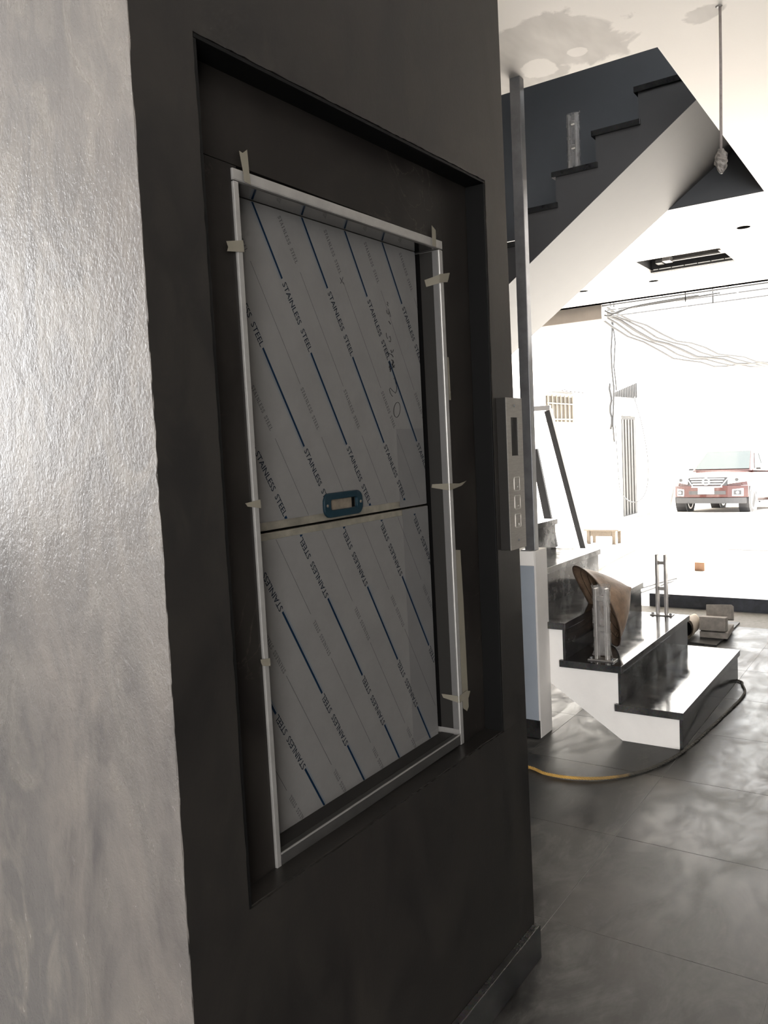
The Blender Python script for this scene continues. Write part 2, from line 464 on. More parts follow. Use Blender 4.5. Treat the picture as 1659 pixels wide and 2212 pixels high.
M['sack'] = mat('cream_sackcloth', (0.55, 0.48, 0.40), 0.8, var=0.12, scale=15)
M['pitdark'] = mat('pit_black_sheet', (0.03, 0.03, 0.03), 0.6, var=0.5, scale=14)
M['rope'] = mat('ochre_rope', (0.50, 0.30, 0.075), 0.8, var=0.3, scale=90)
# the rope is clean ochre towards the shaft and soiled dark further along its length
_t = M['rope'].node_tree; _N, _L = _t.nodes, _t.links
_g = _N.new('ShaderNodeNewGeometry'); _x = _N.new('ShaderNodeSeparateXYZ'); _L.new(_g.outputs['Position'], _x.inputs[0])
_n = _N.new('ShaderNodeTexNoise'); _n.inputs['Scale'].default_value = 14.0; _L.new(_g.outputs['Position'], _n.inputs['Vector'])
_a = _N.new('ShaderNodeMath'); _a.operation = 'MULTIPLY_ADD'; _a.inputs[1].default_value = 0.16; _L.new(_n.outputs['Fac'], _a.inputs[0]); _L.new(_x.outputs['Y'], _a.inputs[2])
_r = _N.new('ShaderNodeMapRange'); _r.inputs['From Min'].default_value = 1.10; _r.inputs['From Max'].default_value = 1.30; _L.new(_a.outputs[0], _r.inputs['Value'])
_m = _N.new('ShaderNodeMix'); _m.data_type = 'RGBA'; _L.new(_r.outputs[0], _m.inputs['Factor'])
_m.inputs[6].default_value = (0.05, 0.046, 0.038, 1); _m.inputs[7].default_value = (0.50, 0.30, 0.075, 1)
_L.new(_m.outputs[2], _N['Principled BSDF'].inputs['Base Color'])
M['wood'] = mat('raw_wood', (0.10, 0.08, 0.06), 0.7, var=0.2, scale=12, stretch=(1, 6, 6))
M['cardboard'] = mat('orange_brown_block', (0.15, 0.082, 0.046), 0.8, var=0.15, scale=30)
M['wire'] = mat('grey_cable_sheath', (0.24, 0.21, 0.20), 0.5, var=0.2, scale=60)
M['alu'] = mat('pale_aluminium', (0.20, 0.20, 0.205), 0.4, metal=0.4)
M['framegrey'] = mat('weathered_aluminium', (0.05, 0.05, 0.052), 0.5)
M['framedark'] = mat('charcoal_aluminium', (0.006, 0.006, 0.0065), 0.6, spec=0.12, var=0.2, scale=15)
M['road'] = mat('pale_concrete_road', (0.52, 0.49, 0.45), 0.9, var=0.15, scale=2)
M['platform'] = mat('pale_forecourt_tile', (0.60, 0.59, 0.57), 0.35, var=0.06, scale=3)
M['facade'] = mat('whitewashed_facade', (0.80, 0.78, 0.74), 0.8, var=0.05, scale=1.5)
M['rust'] = mat('grey_metal_gate_paint', (0.026, 0.0245, 0.023), 0.6, var=0.25, scale=6)
M['grille'] = mat('dark_iron_bars', (0.014, 0.014, 0.015), 0.6)
M['shutter'] = mat('tan_shutter_slats', (0.036, 0.028, 0.0185), 0.6, var=0.15, scale=8)
M['barwhite'] = mat('cream_window_bars', (0.25, 0.225, 0.18), 0.6)
M['cable'] = mat('black_utility_cable', (0.016, 0.016, 0.017), 0.6)
M['pole'] = mat('concrete_pole', (0.40, 0.39, 0.37), 0.85)
M['carpaint'] = mat('maroon_car_paint', (0.036, 0.0088, 0.0072), 0.25, spec=0.25)
_b = M['carpaint'].node_tree.nodes['Principled BSDF']; _b.inputs['Coat Weight'].default_value = 0.35; _b.inputs['Coat Roughness'].default_value = 0.03
M['tyre'] = mat('black_rubber', (0.016, 0.016, 0.0175), 0.8)
M['cartrim'] = mat('black_car_plastic', (0.014, 0.014, 0.016), 0.5)
M['glass'] = mat('tinted_car_glass', (0.045, 0.052, 0.052), 0.1, spec=0.1)
M['lamp'] = mat('headlamp_glass', (0.75, 0.76, 0.78), 0.1, metal=0.3)
M['plate'] = mat('white_number_plate', (0.85, 0.85, 0.85), 0.4)
M['acmetal'] = mat('galvanised_casing', (0.22, 0.21, 0.205), 0.4, metal=0.3, var=0.1, scale=20)
M['acpan'] = mat('grey_drain_pan', (0.06, 0.058, 0.057), 0.5, var=0.3, scale=25)
M['acdark'] = mat('dark_air_duct', (0.03, 0.03, 0.032), 0.7)
M['lump'] = mat('dirty_plastic_wrap', (0.20, 0.185, 0.17), 0.5, var=0.5, scale=40, bump=0.004, bscale=60)

# ------------------------------------------------------------------ setting: shell of the house
XB, XF = -3.5, 9.65             # back and front of the room along X
YR, YL = -3.3, 4.4              # side walls

fl = tag(box('floor', (XB, YR, -0.12), (6.73, YL, -0.0007), M['grout']), 'grey tiled ground floor of the house', None, kind='structure')
TS = 0.582
tile_me = None
t0 = MB().box((0.0009, 0.0009, -0.012), (TS - 0.0009, TS - 0.0009, 0.0))
i0 = -6
for i in range(-4, 8):
    for j in range(-4, 7):
        x = 2.112 + i * TS; y = 0.338 + j * TS
        if x + TS > 6.73 or x < -0.4 or y + TS > YL + 0.1: continue
        if tile_me is None:
            o = t0.build('tile', M['floor'], None, bevel=0.0003); tile_me = o
            o.parent = fl; o.location = (x, y, 0)
        else:
            o = tile_me.copy(); COL.objects.link(o); o.parent = fl; o.location = (x, y, 0)

# ceiling with stairwell opening and air-conditioner cut-out
OX0, OX1, OY0 = 3.607, 6.13, 0.967
AX0, AX1, AY0, AY1 = 7.645, 8.32, 1.565, 2.33
c = MB()
T = 0.035
for (x0, x1, y0, y1) in ((XB, OX0, YR, YL), (OX0, OX1, YR, OY0), (OX1, AX0, YR, YL), (AX1, XF, YR, YL), (AX0, AX1, YR, AY0), (AX0, AX1, AY1, YL)):
    c.box((x0, y0, ZC), (x1, y1, ZC + T))
ceil = tag(c.build('ceiling', M['ceiling']), 'white ceiling with grey filler smears', None, kind='structure')
for (x, y) in ((7.044, 1.263), (8.684, 2.415), (8.655, 3.147)):
    m_ = MB().lathe([(0.05, ZC - 0.0015), (0.05, ZC - 0.0005)], 20, Matrix.Translation((x, y, 0)))
    m_.build('cutout_shade_disc', M['black'], ceil)  # flat black disc painting the shade of a downlight hole

# storey above: slab, stairwell walls
s = MB()
for (x0, x1, y0, y1) in ((XB, OX0 - 0.11, YR, YL), (OX0 - 0.11, OX1 + 0.11, YR, OY0 - 0.11), (OX1 + 0.11, XF, YR, YL)):
    s.box((x0, y0, 3.45), (x1, y1, 3.6))
s.box((XF - 0.12, YR, ZC), (XF, YL, 3.45))
tag(s.build('ceiling_slab', M['greywall']), 'concrete slab over the room', None, kind='structure')
w = MB()
w.box((OX1 - 0.004, OY0 + 0.0005, ZC + 0.0006), (OX1 + 0.1, YL, 5.6))
tag(w.build('wall_stairwell', M['well']), 'slate grey far wall of the stairwell', None, kind='structure')
w = MB()
w.box((OX0 - 0.1, OY0 - 0.1, ZC + T), (OX1 - 0.005, OY0, 3.6))
w.box((OX0 - 0.1, OY0 - 0.9, 3.6), (OX1, OY0 - 0.8, 5.6))
w.box((OX0 - 0.1, OY0, ZC + T), (OX0, YL, 5.6))
w.box((OX0 - 0.1, OY0 - 0.9, 5.6), (OX1 + 0.1, YL + 0.1, 5.7))
w.box((OX0, YL, ZC), (OX1 + 0.1, YL + 0.1, 5.6))
tag(w.build('wall_landing', M['well']), 'slate grey walls around the upper landing', None, kind='structure')

# side wall beyond the stairs, reaching to the front pillar; window of the back room
w = MB()
w.box((XB, YL, 0), (-1.1, YL + 0.2, ZC + T)); w.box((0.5, YL, 0), (10.45, YL + 0.2, ZC + T))
w.box((-1.1, YL, 0), (0.5, YL + 0.2, 1.05)); w.box((-1.1, YL, 2.75), (0.5, YL + 0.2, ZC + T))
tag(w.build('wall_side', M['white']), 'cream side wall beyond the stairs', None, kind='structure')
w = MB()
w.box((XB - 0.2, YR, 0), (XB, -3.1, ZC + T)); w.box((XB - 0.2, 4.0, 0), (XB, YL + 0.2, ZC + T)); w.box((XB - 0.2, -1.0, 0), (XB, 1.1, ZC + T))
w.box((XB - 0.2, 1.1, 2.5), (XB, 4.0, ZC + T)); w.box((XB - 0.2, 1.1, 0), (XB, 4.0, 0.2)); w.box((XB - 0.2, -3.1, 2.65), (XB, -1.0, ZC + T)); w.box((XB - 0.2, -3.1, 0), (XB, -1.0, 0.15))
tag(w.build('wall_back', M['greywall']), 'grey end wall of the back room', None, kind='structure')
tag(MB().box((XB - 0.2, YR - 0.2, 0), (4.0, YR, ZC + T)).box((3.8, YR, 0), (4.0, -1.1, ZC + T)).box((4.0, -1.1, 0), (10.45, -0.95, ZC + T)).build('wall_opposite', M['slatewall']), 'grey wall opposite the lift shaft', None, kind='structure')
tag(box('wall_light_block', (9.66, -0.949, 0.105), (9.90, 0.10, ZC + T), M['slatewall']), 'unseen charcoal pier added beside the street opening to block light', None, kind='structure')  # out-of-view pier added to keep outdoor light off the risers and shade the forecourt
for n, (mn, mx, vert) in enumerate((((-1.1, YL + 0.06, 1.05), (0.5, YL + 0.12, 2.75), 'x'), ((XB - 0.14, 1.1, 0.2), (XB - 0.08, 4.0, 2.5), 'y'), ((XB - 0.14, -3.1, 0.15), (XB - 0.08, -1.0, 2.65), 'y'))):
    f = MB(); t = 0.05
    if vert == 'x':
        f.box(mn, (mn[0] + t, mx[1], mx[2])).box((mx[0] - t, mn[1], mn[2]), mx).box(mn, (mx[0], mx[1], mn[2] + t)).box((mn[0], mn[1], mx[2] - t), mx)
        xm = (mn[0] + mx[0]) / 2; f.box((xm - t / 2, mn[1], mn[2]), (xm + t / 2, mx[1], mx[2]))
    else:
        f.box(mn, (mx[0], mn[1] + t, mx[2])).box((mn[0], mx[1] - t, mn[2]), mx).box(mn, (mx[0], mx[1], mn[2] + t)).box((mn[0], mn[1], mx[2] - t), mx)
        ym = (mn[1] + mx[1]) / 2; f.box((mn[0], ym - t / 2, mn[2]), (mx[0], ym + t / 2, mx[2]))
    tag(f.build('window_%d' % (n + 1), M['alu']), 'aluminium window frame in the back room', None, kind='structure')

# ------------------------------------------------------------------ lift shaft walls
YW = 0.888
XL, XRt, XRb = 0.768, 1.902, 1.942
RD = 0.059                       # depth of the recess
TLx, TLz, TRx, TRz, BRx, BRz, BLx, BLz = 0.884, 1.964, 1.806, 1.977, 1.804, 0.651, 0.893, 0.651


def jag(a, b, n, amp, chips=()):
    out = []
    for i in range(n + 1):
        t = i / n
        x = a[0] + (b[0] - a[0]) * t; z = a[1] + (b[1] - a[1]) * t
        k = amp if 0 < i < n else 0
        out.append((x + random.uniform(-k, k), z + random.uniform(-k, k)))
    return out


tl, tr, br, bl = (TLx, TLz), (TRx, TRz), (BRx, BRz), (BLx, BLz)
eT = jag(tl, tr, 70, 0.0011); eR = jag(tr, br, 70, 0.0008); eB = jag(br, bl, 60, 0.0016); eL = jag(bl, tl, 70, 0.0008)
w = MB()


def xr(z): return XRb + (XRt - XRb) * z / ZC


eL2 = jag((XL, 0), (XL, ZC), 90, 0.0009); eL2 = [(min(p[0], XL + 0.0012), p[1]) for p in eL2]
zl0, zl1 = BLz, TLz
# ring of four plates round the recess, in the XZ plane
w.prism([(XL, 0), (xr(0), 0), (xr(BRz), BRz)] + eB[1:-1] + [(BLx, BLz), (XL, BLz)], 'y', YW, YW + RD)
w.prism([(XL, TLz)] + eT + [(xr(TRz), TRz), (xr(ZC), ZC), (XL, ZC)], 'y', YW, YW + RD)
w.prism([(XL, BLz)] + eL[0:1] + eL[1:-1] + [(TLx, TLz), (XL, TLz)], 'y', YW, YW + RD)
w.prism([(TRx, TRz)] + eR[1:-1] + [(BRx, BRz), (xr(BRz), BRz), (xr(TRz), TRz)], 'y', YW, YW + RD)
wf = tag(w.build('wall_front', M['plastershade']), 'trowelled plaster front of the lift shaft, darkened in colour for shade', None, kind='structure')
# marble lining of the recess: back panels and reveals
YBk = YW + 0.050
LT = 0.009
fx0, fx1, fz1 = 1.008, 1.680, 1.815


def mp_(mn, mx): MB().box(mn, mx).build('marble_panel', M['marble'], wf, bevel=0.0006)


mp_((TLx - 0.02, YBk, 1.640 + 0.18), (fx1 - 0.001, YBk + 0.02, TLz + 0.03))
mp_((TLx - 0.02, YBk, BLz - 0.02), (fx0 + 0.004, YBk + 0.02, 1.819))
mp_((fx1 + 0.0005, YBk + 0.001, BLz - 0.02), (TRx + 0.02, YBk + 0.02, TLz + 0.03))
box('ledge', (BLx + 0.001, YW + 0.004, BLz - 0.004), (BRx - 0.001, YBk, BLz + 0.0016), M['plastershade'], wf, 0.0008)
# thin marble reveals just inside the plaster opening, shade painted into their colour
MB().prism([(TLx + 0.002, TLz - 0.001), (TRx - 0.002, TRz - 0.001), (TRx - 0.002, TRz - 0.007), (TLx + 0.002, TLz - 0.007)], 'y', YW + 0.0012, YBk).build('marble_panel', M['reveal'], wf, bevel=0.0005)
MB().prism([(TRx - 0.001, TRz - 0.008), (BRx - 0.001, BRz + 0.001), (BRx - 0.007, BRz + 0.001), (TRx - 0.007, TRz - 0.008)], 'y', YW + 0.0012, YBk).build('marble_panel', M['reveal'], wf, bevel=0.0005)
MB().prism([(TLx + 0.001, TLz - 0.008), (BLx + 0.001, BLz + 0.001), (BLx + 0.007, BLz + 0.001), (TLx + 0.007, TLz - 0.008)], 'y', YW + 0.0012, YBk).build('marble_panel', M['reveal'], wf, bevel=0.0005)

w = MB()
w.box((XL - 0.0008, YW + 0.0006, 0), (XL - 0.0001, YL, ZC)); w.box((XL, YW + RD, 0), (XL + 0.1, YL, ZC))
wl = tag(w.build('wall_left', M['plaster']), 'glossy mottled grey plaster side of the lift shaft', None, kind='structure')
# plaster ridge along the outer corner
pts = []; rs = []
for i in range(150):
    z = ZC * i / 149
    pts.append((XL + 0.0006 + random.uniform(-0.0005, 0.0005) - (0.004 * math.exp(-((z - 1.32) / 0.05) ** 2) if i % 2 else 0), YW + 0.0008 + random.uniform(-0.0004, 0.0004), z))
    rs.append(0.0011 + random.uniform(-0.0004, 0.0006))
MB().tube(pts, rs, 6).build('corner_bead', M['plaster'], wl, smooth=True)
w = MB()
w.prism([(xr(0) - 0.08, 0), (xr(0) - 0.0004, 0), (xr(ZC) - 0.0004, ZC), (xr(ZC) - 0.08, ZC)], 'y', YW + RD, 2.0)
w.box((XL + 0.1, 1.95, 0), (1.86, 2.0, ZC))
tag(w.build('wall_right', M['plastershade']), 'far side of the lift shaft', None, kind='structure')
bb = MB().box((XL - 0.0, YW - 0.020, 0.001), (1.936, YW, 0.092))
tag(bb.build('baseboard_front', M['granite'], bevel=0.002), 'black stone baseboard under the shaft front', None, kind='structure')

# ------------------------------------------------------------------ dumbwaiter hatch in the recess
PIV = Vector((1.34, 0.938, 0.66))
hatch = thing('dumbwaiter_hatch', 'stainless steel dumbwaiter hatch with film-wrapped doors and masking tape', 'hatch', PIV)
YF, YD = 0.934, 0.988


def hp(m, name, mt, bevel=0.0, smooth=False): return m.build(name, mt, hatch, bevel, smooth)


hp(MB().box((1.004, YF, 1.800), (1.676, YD + 0.012, 1.8015)).box((1.004, YF, 1.8015), (1.676, YF + 0.014, 1.8185)), 'top_jamb', M['steel'], 0.0008)
hp(MB().box((1.0165, YF + 0.006, 1.7985), (1.655, YD + 0.03, 1.7998)), 'head_lining', M['mirror'])
hp(MB().box((1.004, YF - 0.001, 0.652), (1.0155, YD + 0.03, 1.7985)), 'left_jamb', M['steel'], 0.0015)
hp(MB().box((1.660, YF, 0.652), (1.676, YD + 0.012, 1.7985)), 'right_jamb', M['steel'], 0.002)
hp(MB().box((1.6585, YF + 0.018, 0.690), (1.6598, YD + 0.03, 1.7965)), 'jamb_lining', M['panelside'])
hp(MB().box((1.0165, YF, 0.655), (1.6590, YD + 0.03, 0.676)), 'sill', M['sillsteel'], 0.0012)
hp(MB().box((1.0165, YF - 0.0006, 0.6762), (1.6590, YF + 0.0024, 0.6792)), 'sill_highlight', M['steel'], 0.0006)  # brighter strip that paints the highlight along the sill edge
hp(MB().box((1.0165, YF + 0.018, 0.6762), (1.6590, YD - 0.0015, 0.6770)), 'sill_tread', M['panelside'])
hp(MB().box((1.6574, YD - 0.003, 0.690), (1.6584, YD + 0.029, 1.7965)), 'gap_shade_strip', M['black'])  # black strip painted in for the shade between door and jamb
hp(MB().box((1.6576, YF + 0.004, 0.690), (1.6584, YF + 0.0175, 1.7965)), 'jamb_film', M['film2'])
hp(MB().box((0.98, YD + 0.03, 0.655), (1.70, YD + 0.04, 1.82)).box((1.655, YD + 0.012, 0.66), (1.70, YD + 0.03, 1.82)), 'shaft_shade_back', M['black'])  # black backing put in for the shade of the shaft behind

SL = 1 / math.tan(math.radians(60.9))          # run of the printed lines


def serif_polys():
    """slab-serif capitals as 2D quads in a unit box (w ~0.75, h 1)"""
    G = {}
    q = lambda x0, y0, x1, y1: [(x0, y0), (x1, y0), (x1, y1), (x0, y1)]

    def stroke(a, b, t):
        dx, dy = b[0] - a[0], b[1] - a[1]; l = math.hypot(dx, dy); nx, ny = -dy / l * t / 2, dx / l * t / 2
        return [(a[0] + nx, a[1] + ny), (b[0] + nx, b[1] + ny), (b[0] - nx, b[1] - ny), (a[0] - nx, a[1] - ny)]
    G['I'] = [q(.3, 0, .45, 1), q(.15, 0, .6, .06), q(.15, .94, .6, 1)]
    G['T'] = [q(.3, 0, .45, 1), q(.15, 0, .6, .06), q(0, .93, .75, 1), q(0, .75, .06, 1), q(.69, .75, .75, 1)]
    G['L'] = [q(.12, 0, .27, 1), q(0, .94, .4, 1), q(0, 0, .7, .07), q(.63, 0, .7, .28)]
    G['E'] = [q(.12, 0, .27, 1), q(0, .93, .66, 1), q(0, 0, .7, .07), q(.27, .47, .5, .54), q(.6, .76, .66, 1), q(.63, 0, .7, .26), q(.46, .38, .52, .62)]
    G['A'] = [stroke((.06, 0), (.36, 1), .07), stroke((.66, 0), (.36, 1), .15), q(.15, .3, .58, .37), q(-.04, 0, .2, .06), q(.5, 0, .8, .06)]
    G['N'] = [q(.1, 0, .17, 1), q(.62, 0, .69, 1), stroke((.12, .97), (.64, .02), .15), q(0, 0, .28, .06), q(0, .94, .2, 1), q(.52, .94, .8, 1)]
    pts = [(.62, .78), (.52, .94), (.34, .97), (.16, .88), (.13, .72), (.24, .58), (.46, .47), (.62, .33), (.6, .14), (.42, .03), (.22, .05), (.1, .22)]
    G['S'] = [stroke(pts[i], pts[i + 1], .12) for i in range(len(pts) - 1)] + [q(.6, .7, .66, .98), q(.05, .02, .11, .3)]
    return G


SER = serif_polys()


def sans_mesh(body):
    cu = bpy.data.curves.new('lettering', 'FONT'); cu.body = body; cu.size = 1.0; cu.resolution_u = 2; cu.offset = 0.008
    o = bpy.data.objects.new('lettering', cu); COL.objects.link(o)
    bpy.context.view_layer.update()
    me = bpy.data.meshes.new_from_object(o)
    vs = [(v.co.x, v.co.y) for v in me.vertices]; fs = [tuple(p.vertices) for p in me.polygons]
    bpy.data.objects.remove(o); bpy.data.curves.remove(cu); bpy.data.meshes.remove(me)
    xs = [v[0] for v in vs]; ys = [v[1] for v in vs]
    x0, x1, y0, y1 = min(xs), max(xs), min(ys), max(ys)
    return [((x - x0) / (x1 - x0), (y - y0) / (y1 - y0)) for x, y in vs], fs


BIG = sans_mesh('STAINLESS  STEEL')


def flat(mb, pts, y):
    o = len(mb.v)
    mb.v += [(p[0], y, p[1]) for p in pts]; mb.f.append(tuple(range(o, o + len(pts))))


def clip_poly(pts, x0, x1, z0, z1):
    def half(ps, f, ip):
        out = []
        for i in range(len(ps)):
            a, b = ps[i], ps[(i + 1) % len(ps)]
            fa, fb = f(a), f(b)
            if fa >= 0: out.append(a)
            if (fa >= 0) != (fb >= 0):
                t = fa / (fa - fb); out.append((a[0] + (b[0] - a[0]) * t, a[1] + (b[1] - a[1]) * t))
        return out
    for f in (lambda p: p[0] - x0, lambda p: x1 - p[0], lambda p: p[1] - z0, lambda p: z1 - p[1]):
        pts = half(pts, f, None)
        if len(pts) < 3: return None
    return pts


def door(name, x0, x1, z0, z1, film, flip, xref, zref, bars, texts, smalls, slines, squares):
    d = hp(MB().box((x0, YD, z0), (x1, YD + 0.018, z1)), name, M['bare'], 0.0015)
    fm = MB().box((film[0], YD - 0.0012, film[1]), (film[2], YD - 0.0002, film[3])).build('film', M['film'], d, 0.0)
    yp = YD - 0.0016
    pr, lt, tx, sm = [], [], [], []
    cl = (film[0] + 0.001, film[2] - 0.001, film[1] + 0.001, film[3] - 0.001)
    ux, uz = math.cos(math.radians(60.9)), -math.sin(math.radians(60.9))
    nx, nz = -uz, ux                                   # up of the letters: right and up
    sg = -1 if flip else 1

    def put(lst, p, new=False):
        p = clip_poly(p, *cl)
        if new or not lst: lst.append(MB())
        if p: flat(lst[-1], p, yp)

    def strip(mb, xk, za, zb, w0, w1):
        a = (xk + (zref - za) * SL, za); b = (xk + (zref - zb) * SL, zb)
        put(mb, new=True, p=[(a[0] + nx * w0 * sg, a[1] + nz * w0 * sg), (b[0] + nx * w0 * sg, b[1] + nz * w0 * sg), (b[0] + nx * w1 * sg, b[1] + nz * w1 * sg), (a[0] + nx * w1 * sg, a[1] + nz * w1 * sg)])
    for k in range(-5, 6):
        xk = xref + 0.1345 * k
        for za, zb in bars:
            strip(pr, xk, za, zb, 0.0, 0.0048); strip(lt, xk, za, zb, -0.0030, -0.0022)
        for za, zb in texts:
            if flip: za, zb = zb, za
            ox, oz = xk + (zref - za) * SL, za
            ln = abs(za - zb) / math.sin(math.radians(60.9)); tx.append(MB())
            for f in BIG[1]:
                poly = []
                for i in f:
                    u, v = BIG[0][i]
                    u *= ln; v = v * 0.0125 - 0.003
                    poly.append((ox + (ux * u + nx * v) * sg, oz + (uz * u + nz * v) * sg))
                put(tx, poly)
        for zq in squares:
            ox, oz = xk + (zref - zq) * SL, zq
            put(pr, new=True, p=[(ox + (ux * u + nx * v), oz + (uz * u + nz * v)) for u, v in ((0, -0.002), (0.006, -0.002), (0.006, 0.005), (0, 0.005))])
        xs = xk + 0.066
        for za, zb in slines:
            strip(sm, xs, za, zb, 0.0, 0.0008)
        for za, zb in smalls:
            if flip: za, zb = zb, za
            ox, oz = xs + (zref - za) * SL, za
            ln = abs(za - zb) / math.sin(math.radians(60.9))
            sm.append(MB()); word = 'STAINLESS STEEL'; adv = ln / len(word)
            for ci, ch in enumerate(word):
                if ch == ' ': continue
                for poly in SER[ch]:
                    put(sm, [(ox + (ux * (ci * adv + x * adv * 1.08) + nx * (y * 0.0085 - 0.004)) * sg, oz + (uz * (ci * adv + x * adv * 1.08) + nz * (y * 0.0085 - 0.004)) * sg) for x, y in poly])
    for lst, nm, mt in ((pr, 'printed_stripe', 'blueink'), (lt, 'pale_stripe', 'bluelite'), (tx, 'bold_lettering', 'ink'), (sm, 'fine_lettering', 'greyink')):
        for q in lst:
            if q.f: q.build(nm, M[mt], d)
    return d


ud = door('upper_door', 1.030, 1.6425, 1.2255, 1.7980, (1.031, 1.241, 1.6415, 1.7975), False, 1.170, 1.674,
          [(1.850, 1.674), (1.546, 1.370)], [(1.667, 1.549), (1.364, 1.247)], [(1.786, 1.708), (1.480, 1.402)], [(1.85, 1.80), (1.694, 1.487), (1.388, 1.20)], [1.2455])
ld = door('lower_door', 1.030, 1.6460, 0.676, 1.2215, (1.031, 0.677, 1.6450, 1.2090), True, 1.1185, 1.078,
          [(1.076, 0.897), (0.770, 0.60)], [(1.203, 1.080), (0.893, 0.773)], [(1.041, 0.964), (0.735, 0.657)], [(1.24, 1.055), (0.957, 0.748)], [1.2095])
# a second strip of film overlapping the right-hand side of both doors
MB().box((1.527, YD - 0.00135, 1.2265), (1.6415, YD - 0.00125, 1.400)).build('film_overlap', M['film2'], ud)
MB().box((1.535, YD - 0.00135, 0.690), (1.6450, YD - 0.00125, 1.2210)).build('film_overlap', M['film2'], ld)

# marker scribbles on the upper door


def scrib(pts, r=0.0006): MB().tube([(x, YD - 0.0018, z) for x, z in pts], r, 4).build('marker_scribble', M['marker'], ud)



scrib([(1.5337 + 0.013 * math.cos(t / 18 * 6.5 + 1.2) + 0.004 * math.sin(t / 18 * 6.5 + 1.2), 1.442 + 0.0165 * math.sin(t / 18 * 6.5 + 1.2)) for t in range(19)])
scrib([(1.527, 1.509), (1.530, 1.512), (1.533, 1.505), (1.536, 1.495), (1.537, 1.486), (1.531, 1.478), (1.520, 1.483), (1.511, 1.489), (1.507, 1.486), (1.510, 1.478), (1.516, 1.472), (1.520, 1.471)])
scrib([(1.510, 1.545), (1.513, 1.539), (1.511, 1.532), (1.515, 1.536), (1.513, 1.528), (1.518, 1.532), (1.514, 1.524)], 0.0011)
scrib([(1.522, 1.550), (1.530, 1.545), (1.524, 1.538), (1.532, 1.534), (1.522, 1.540), (1.528, 1.549), (1.525, 1.532), (1.533, 1.539)], 0.0009)
scrib([(1.521, 1.571), (1.523, 1.565), (1.528, 1.567), (1.531, 1.572)], 0.0008)
scrib([(1.519, 1.562), (1.525, 1.560), (1.529, 1.556)], 0.0008)
scrib([(1.508, 1.565), (1.511, 1.560), (1.515, 1.563)], 0.0009)
scrib([(1.506, 1.606), (1.507, 1.598), (1.511, 1.594)], 0.0005)
scrib([(1.515, 1.590), (1.521, 1.588), (1.523, 1.594), (1.520, 1.600), (1.516, 1.598)], 0.0005)
scrib([(1.511, 1.655), (1.514, 1.648), (1.521, 1.647), (1.522, 1.654), (1.519, 1.659), (1.524, 1.650), (1.527, 1.642)], 0.0005)
scrib([(1.514, 1.668), (1.519, 1.664), (1.516, 1.673), (1.521, 1.670)], 0.0005)
scrib([(1.518, 1.632), (1.522, 1.629), (1.525, 1.626)], 0.0007)
scrib([(1.349, 1.701), (1.356, 1.694), (1.362, 1.690)], 0.0004); scrib([(1.350, 1.690), (1.357, 1.699), (1.359, 1.704)], 0.0004)

# recessed pull handle, blue film on it
hx0, hx1, hz0, hz1 = 1.2515, 1.3790, 1.2305, 1.2785


def stadium(x0, x1, z0, z1, r, n=6):
    out = []
    for cx_, cz_, a0 in ((x1 - r, z1 - r, 0), (x0 + r, z1 - r, 90), (x0 + r, z0 + r, 180), (x1 - r, z0 + r, 270)):
        for i in range(n + 1):
            a = math.radians(a0 + 90 * i / n); out.append((cx_ + r * math.cos(a), cz_ + r * math.sin(a)))
    return out


so = stadium(hx0, hx1, hz0, hz1, 0.0185); si = stadium(1.2725, 1.3585, 1.2445, 1.2655, 0.0045)
hm = MB(); n = len(so)
ya, yb, yc = YD - 0.0075, YD - 0.0015, YD + 0.012
vs = [(p[0], ya, p[1]) for p in so] + [(p[0], ya, p[1]) for p in si] + [(p[0], yb, p[1]) for p in so] + [(p[0], yb, p[1]) for p in si]
fs = []
for i in range(n):
    j = (i + 1) % n
    fs += [(i, j, n + j, n + i), (i, 2 * n + i, 2 * n + j, j), (n + i, n + j, 3 * n + j, 3 * n + i), (2 * n + i, 3 * n + i, 3 * n + j, 2 * n + j)]
hm.add(vs, fs)
hnd = hm.build('pull_handle', M['handle'], ud, bevel=0.0012)
# handle pieces hang on the door: thing > door > handle pieces
MB().box((1.2735, yb - 0.0002, 1.2450), (1.3470, yb + 0.0002, 1.2650)).build('handle_pocket', M['pocket'], ud)
MB().box((1.3470, yb - 0.0002, 1.2450), (1.3580, yb + 0.0002, 1.2650)).build('handle_slot', M['black'], ud)
for x in (1.2600, 1.3705):
    MB().lathe([(0.0030, 0), (0.0030, 0.001), (0.0015, 0.0018)], 12, Matrix.Translation((x, ya, 1.2545)) @ Matrix.Rotation(math.radians(90), 4, 'X')).build('handle_screw', M['pocket'], ud)


# masking tape pieces
def tape(quads):
    m = MB()
    for q in quads:
        vs = [Vector(p) for p in q]
        nrm = (vs[1] - vs[0]).cross(vs[2] - vs[0]).normalized() * 0.0003
        k = len(vs)
        m.add([v + nrm for v in vs] + [v - nrm for v in vs], [tuple(range(k)), tuple(range(2 * k - 1, k - 1, -1))] + [(i, (i + 1) % k, k + (i + 1) % k, k + i) for i in range(k)])
    return hp(m, 'tape', M['tape'])


tf = YF - 0.0022; tb = YBk - 0.0012


def P(*a, y=tf): return [(x, y, z) for x, z in a]


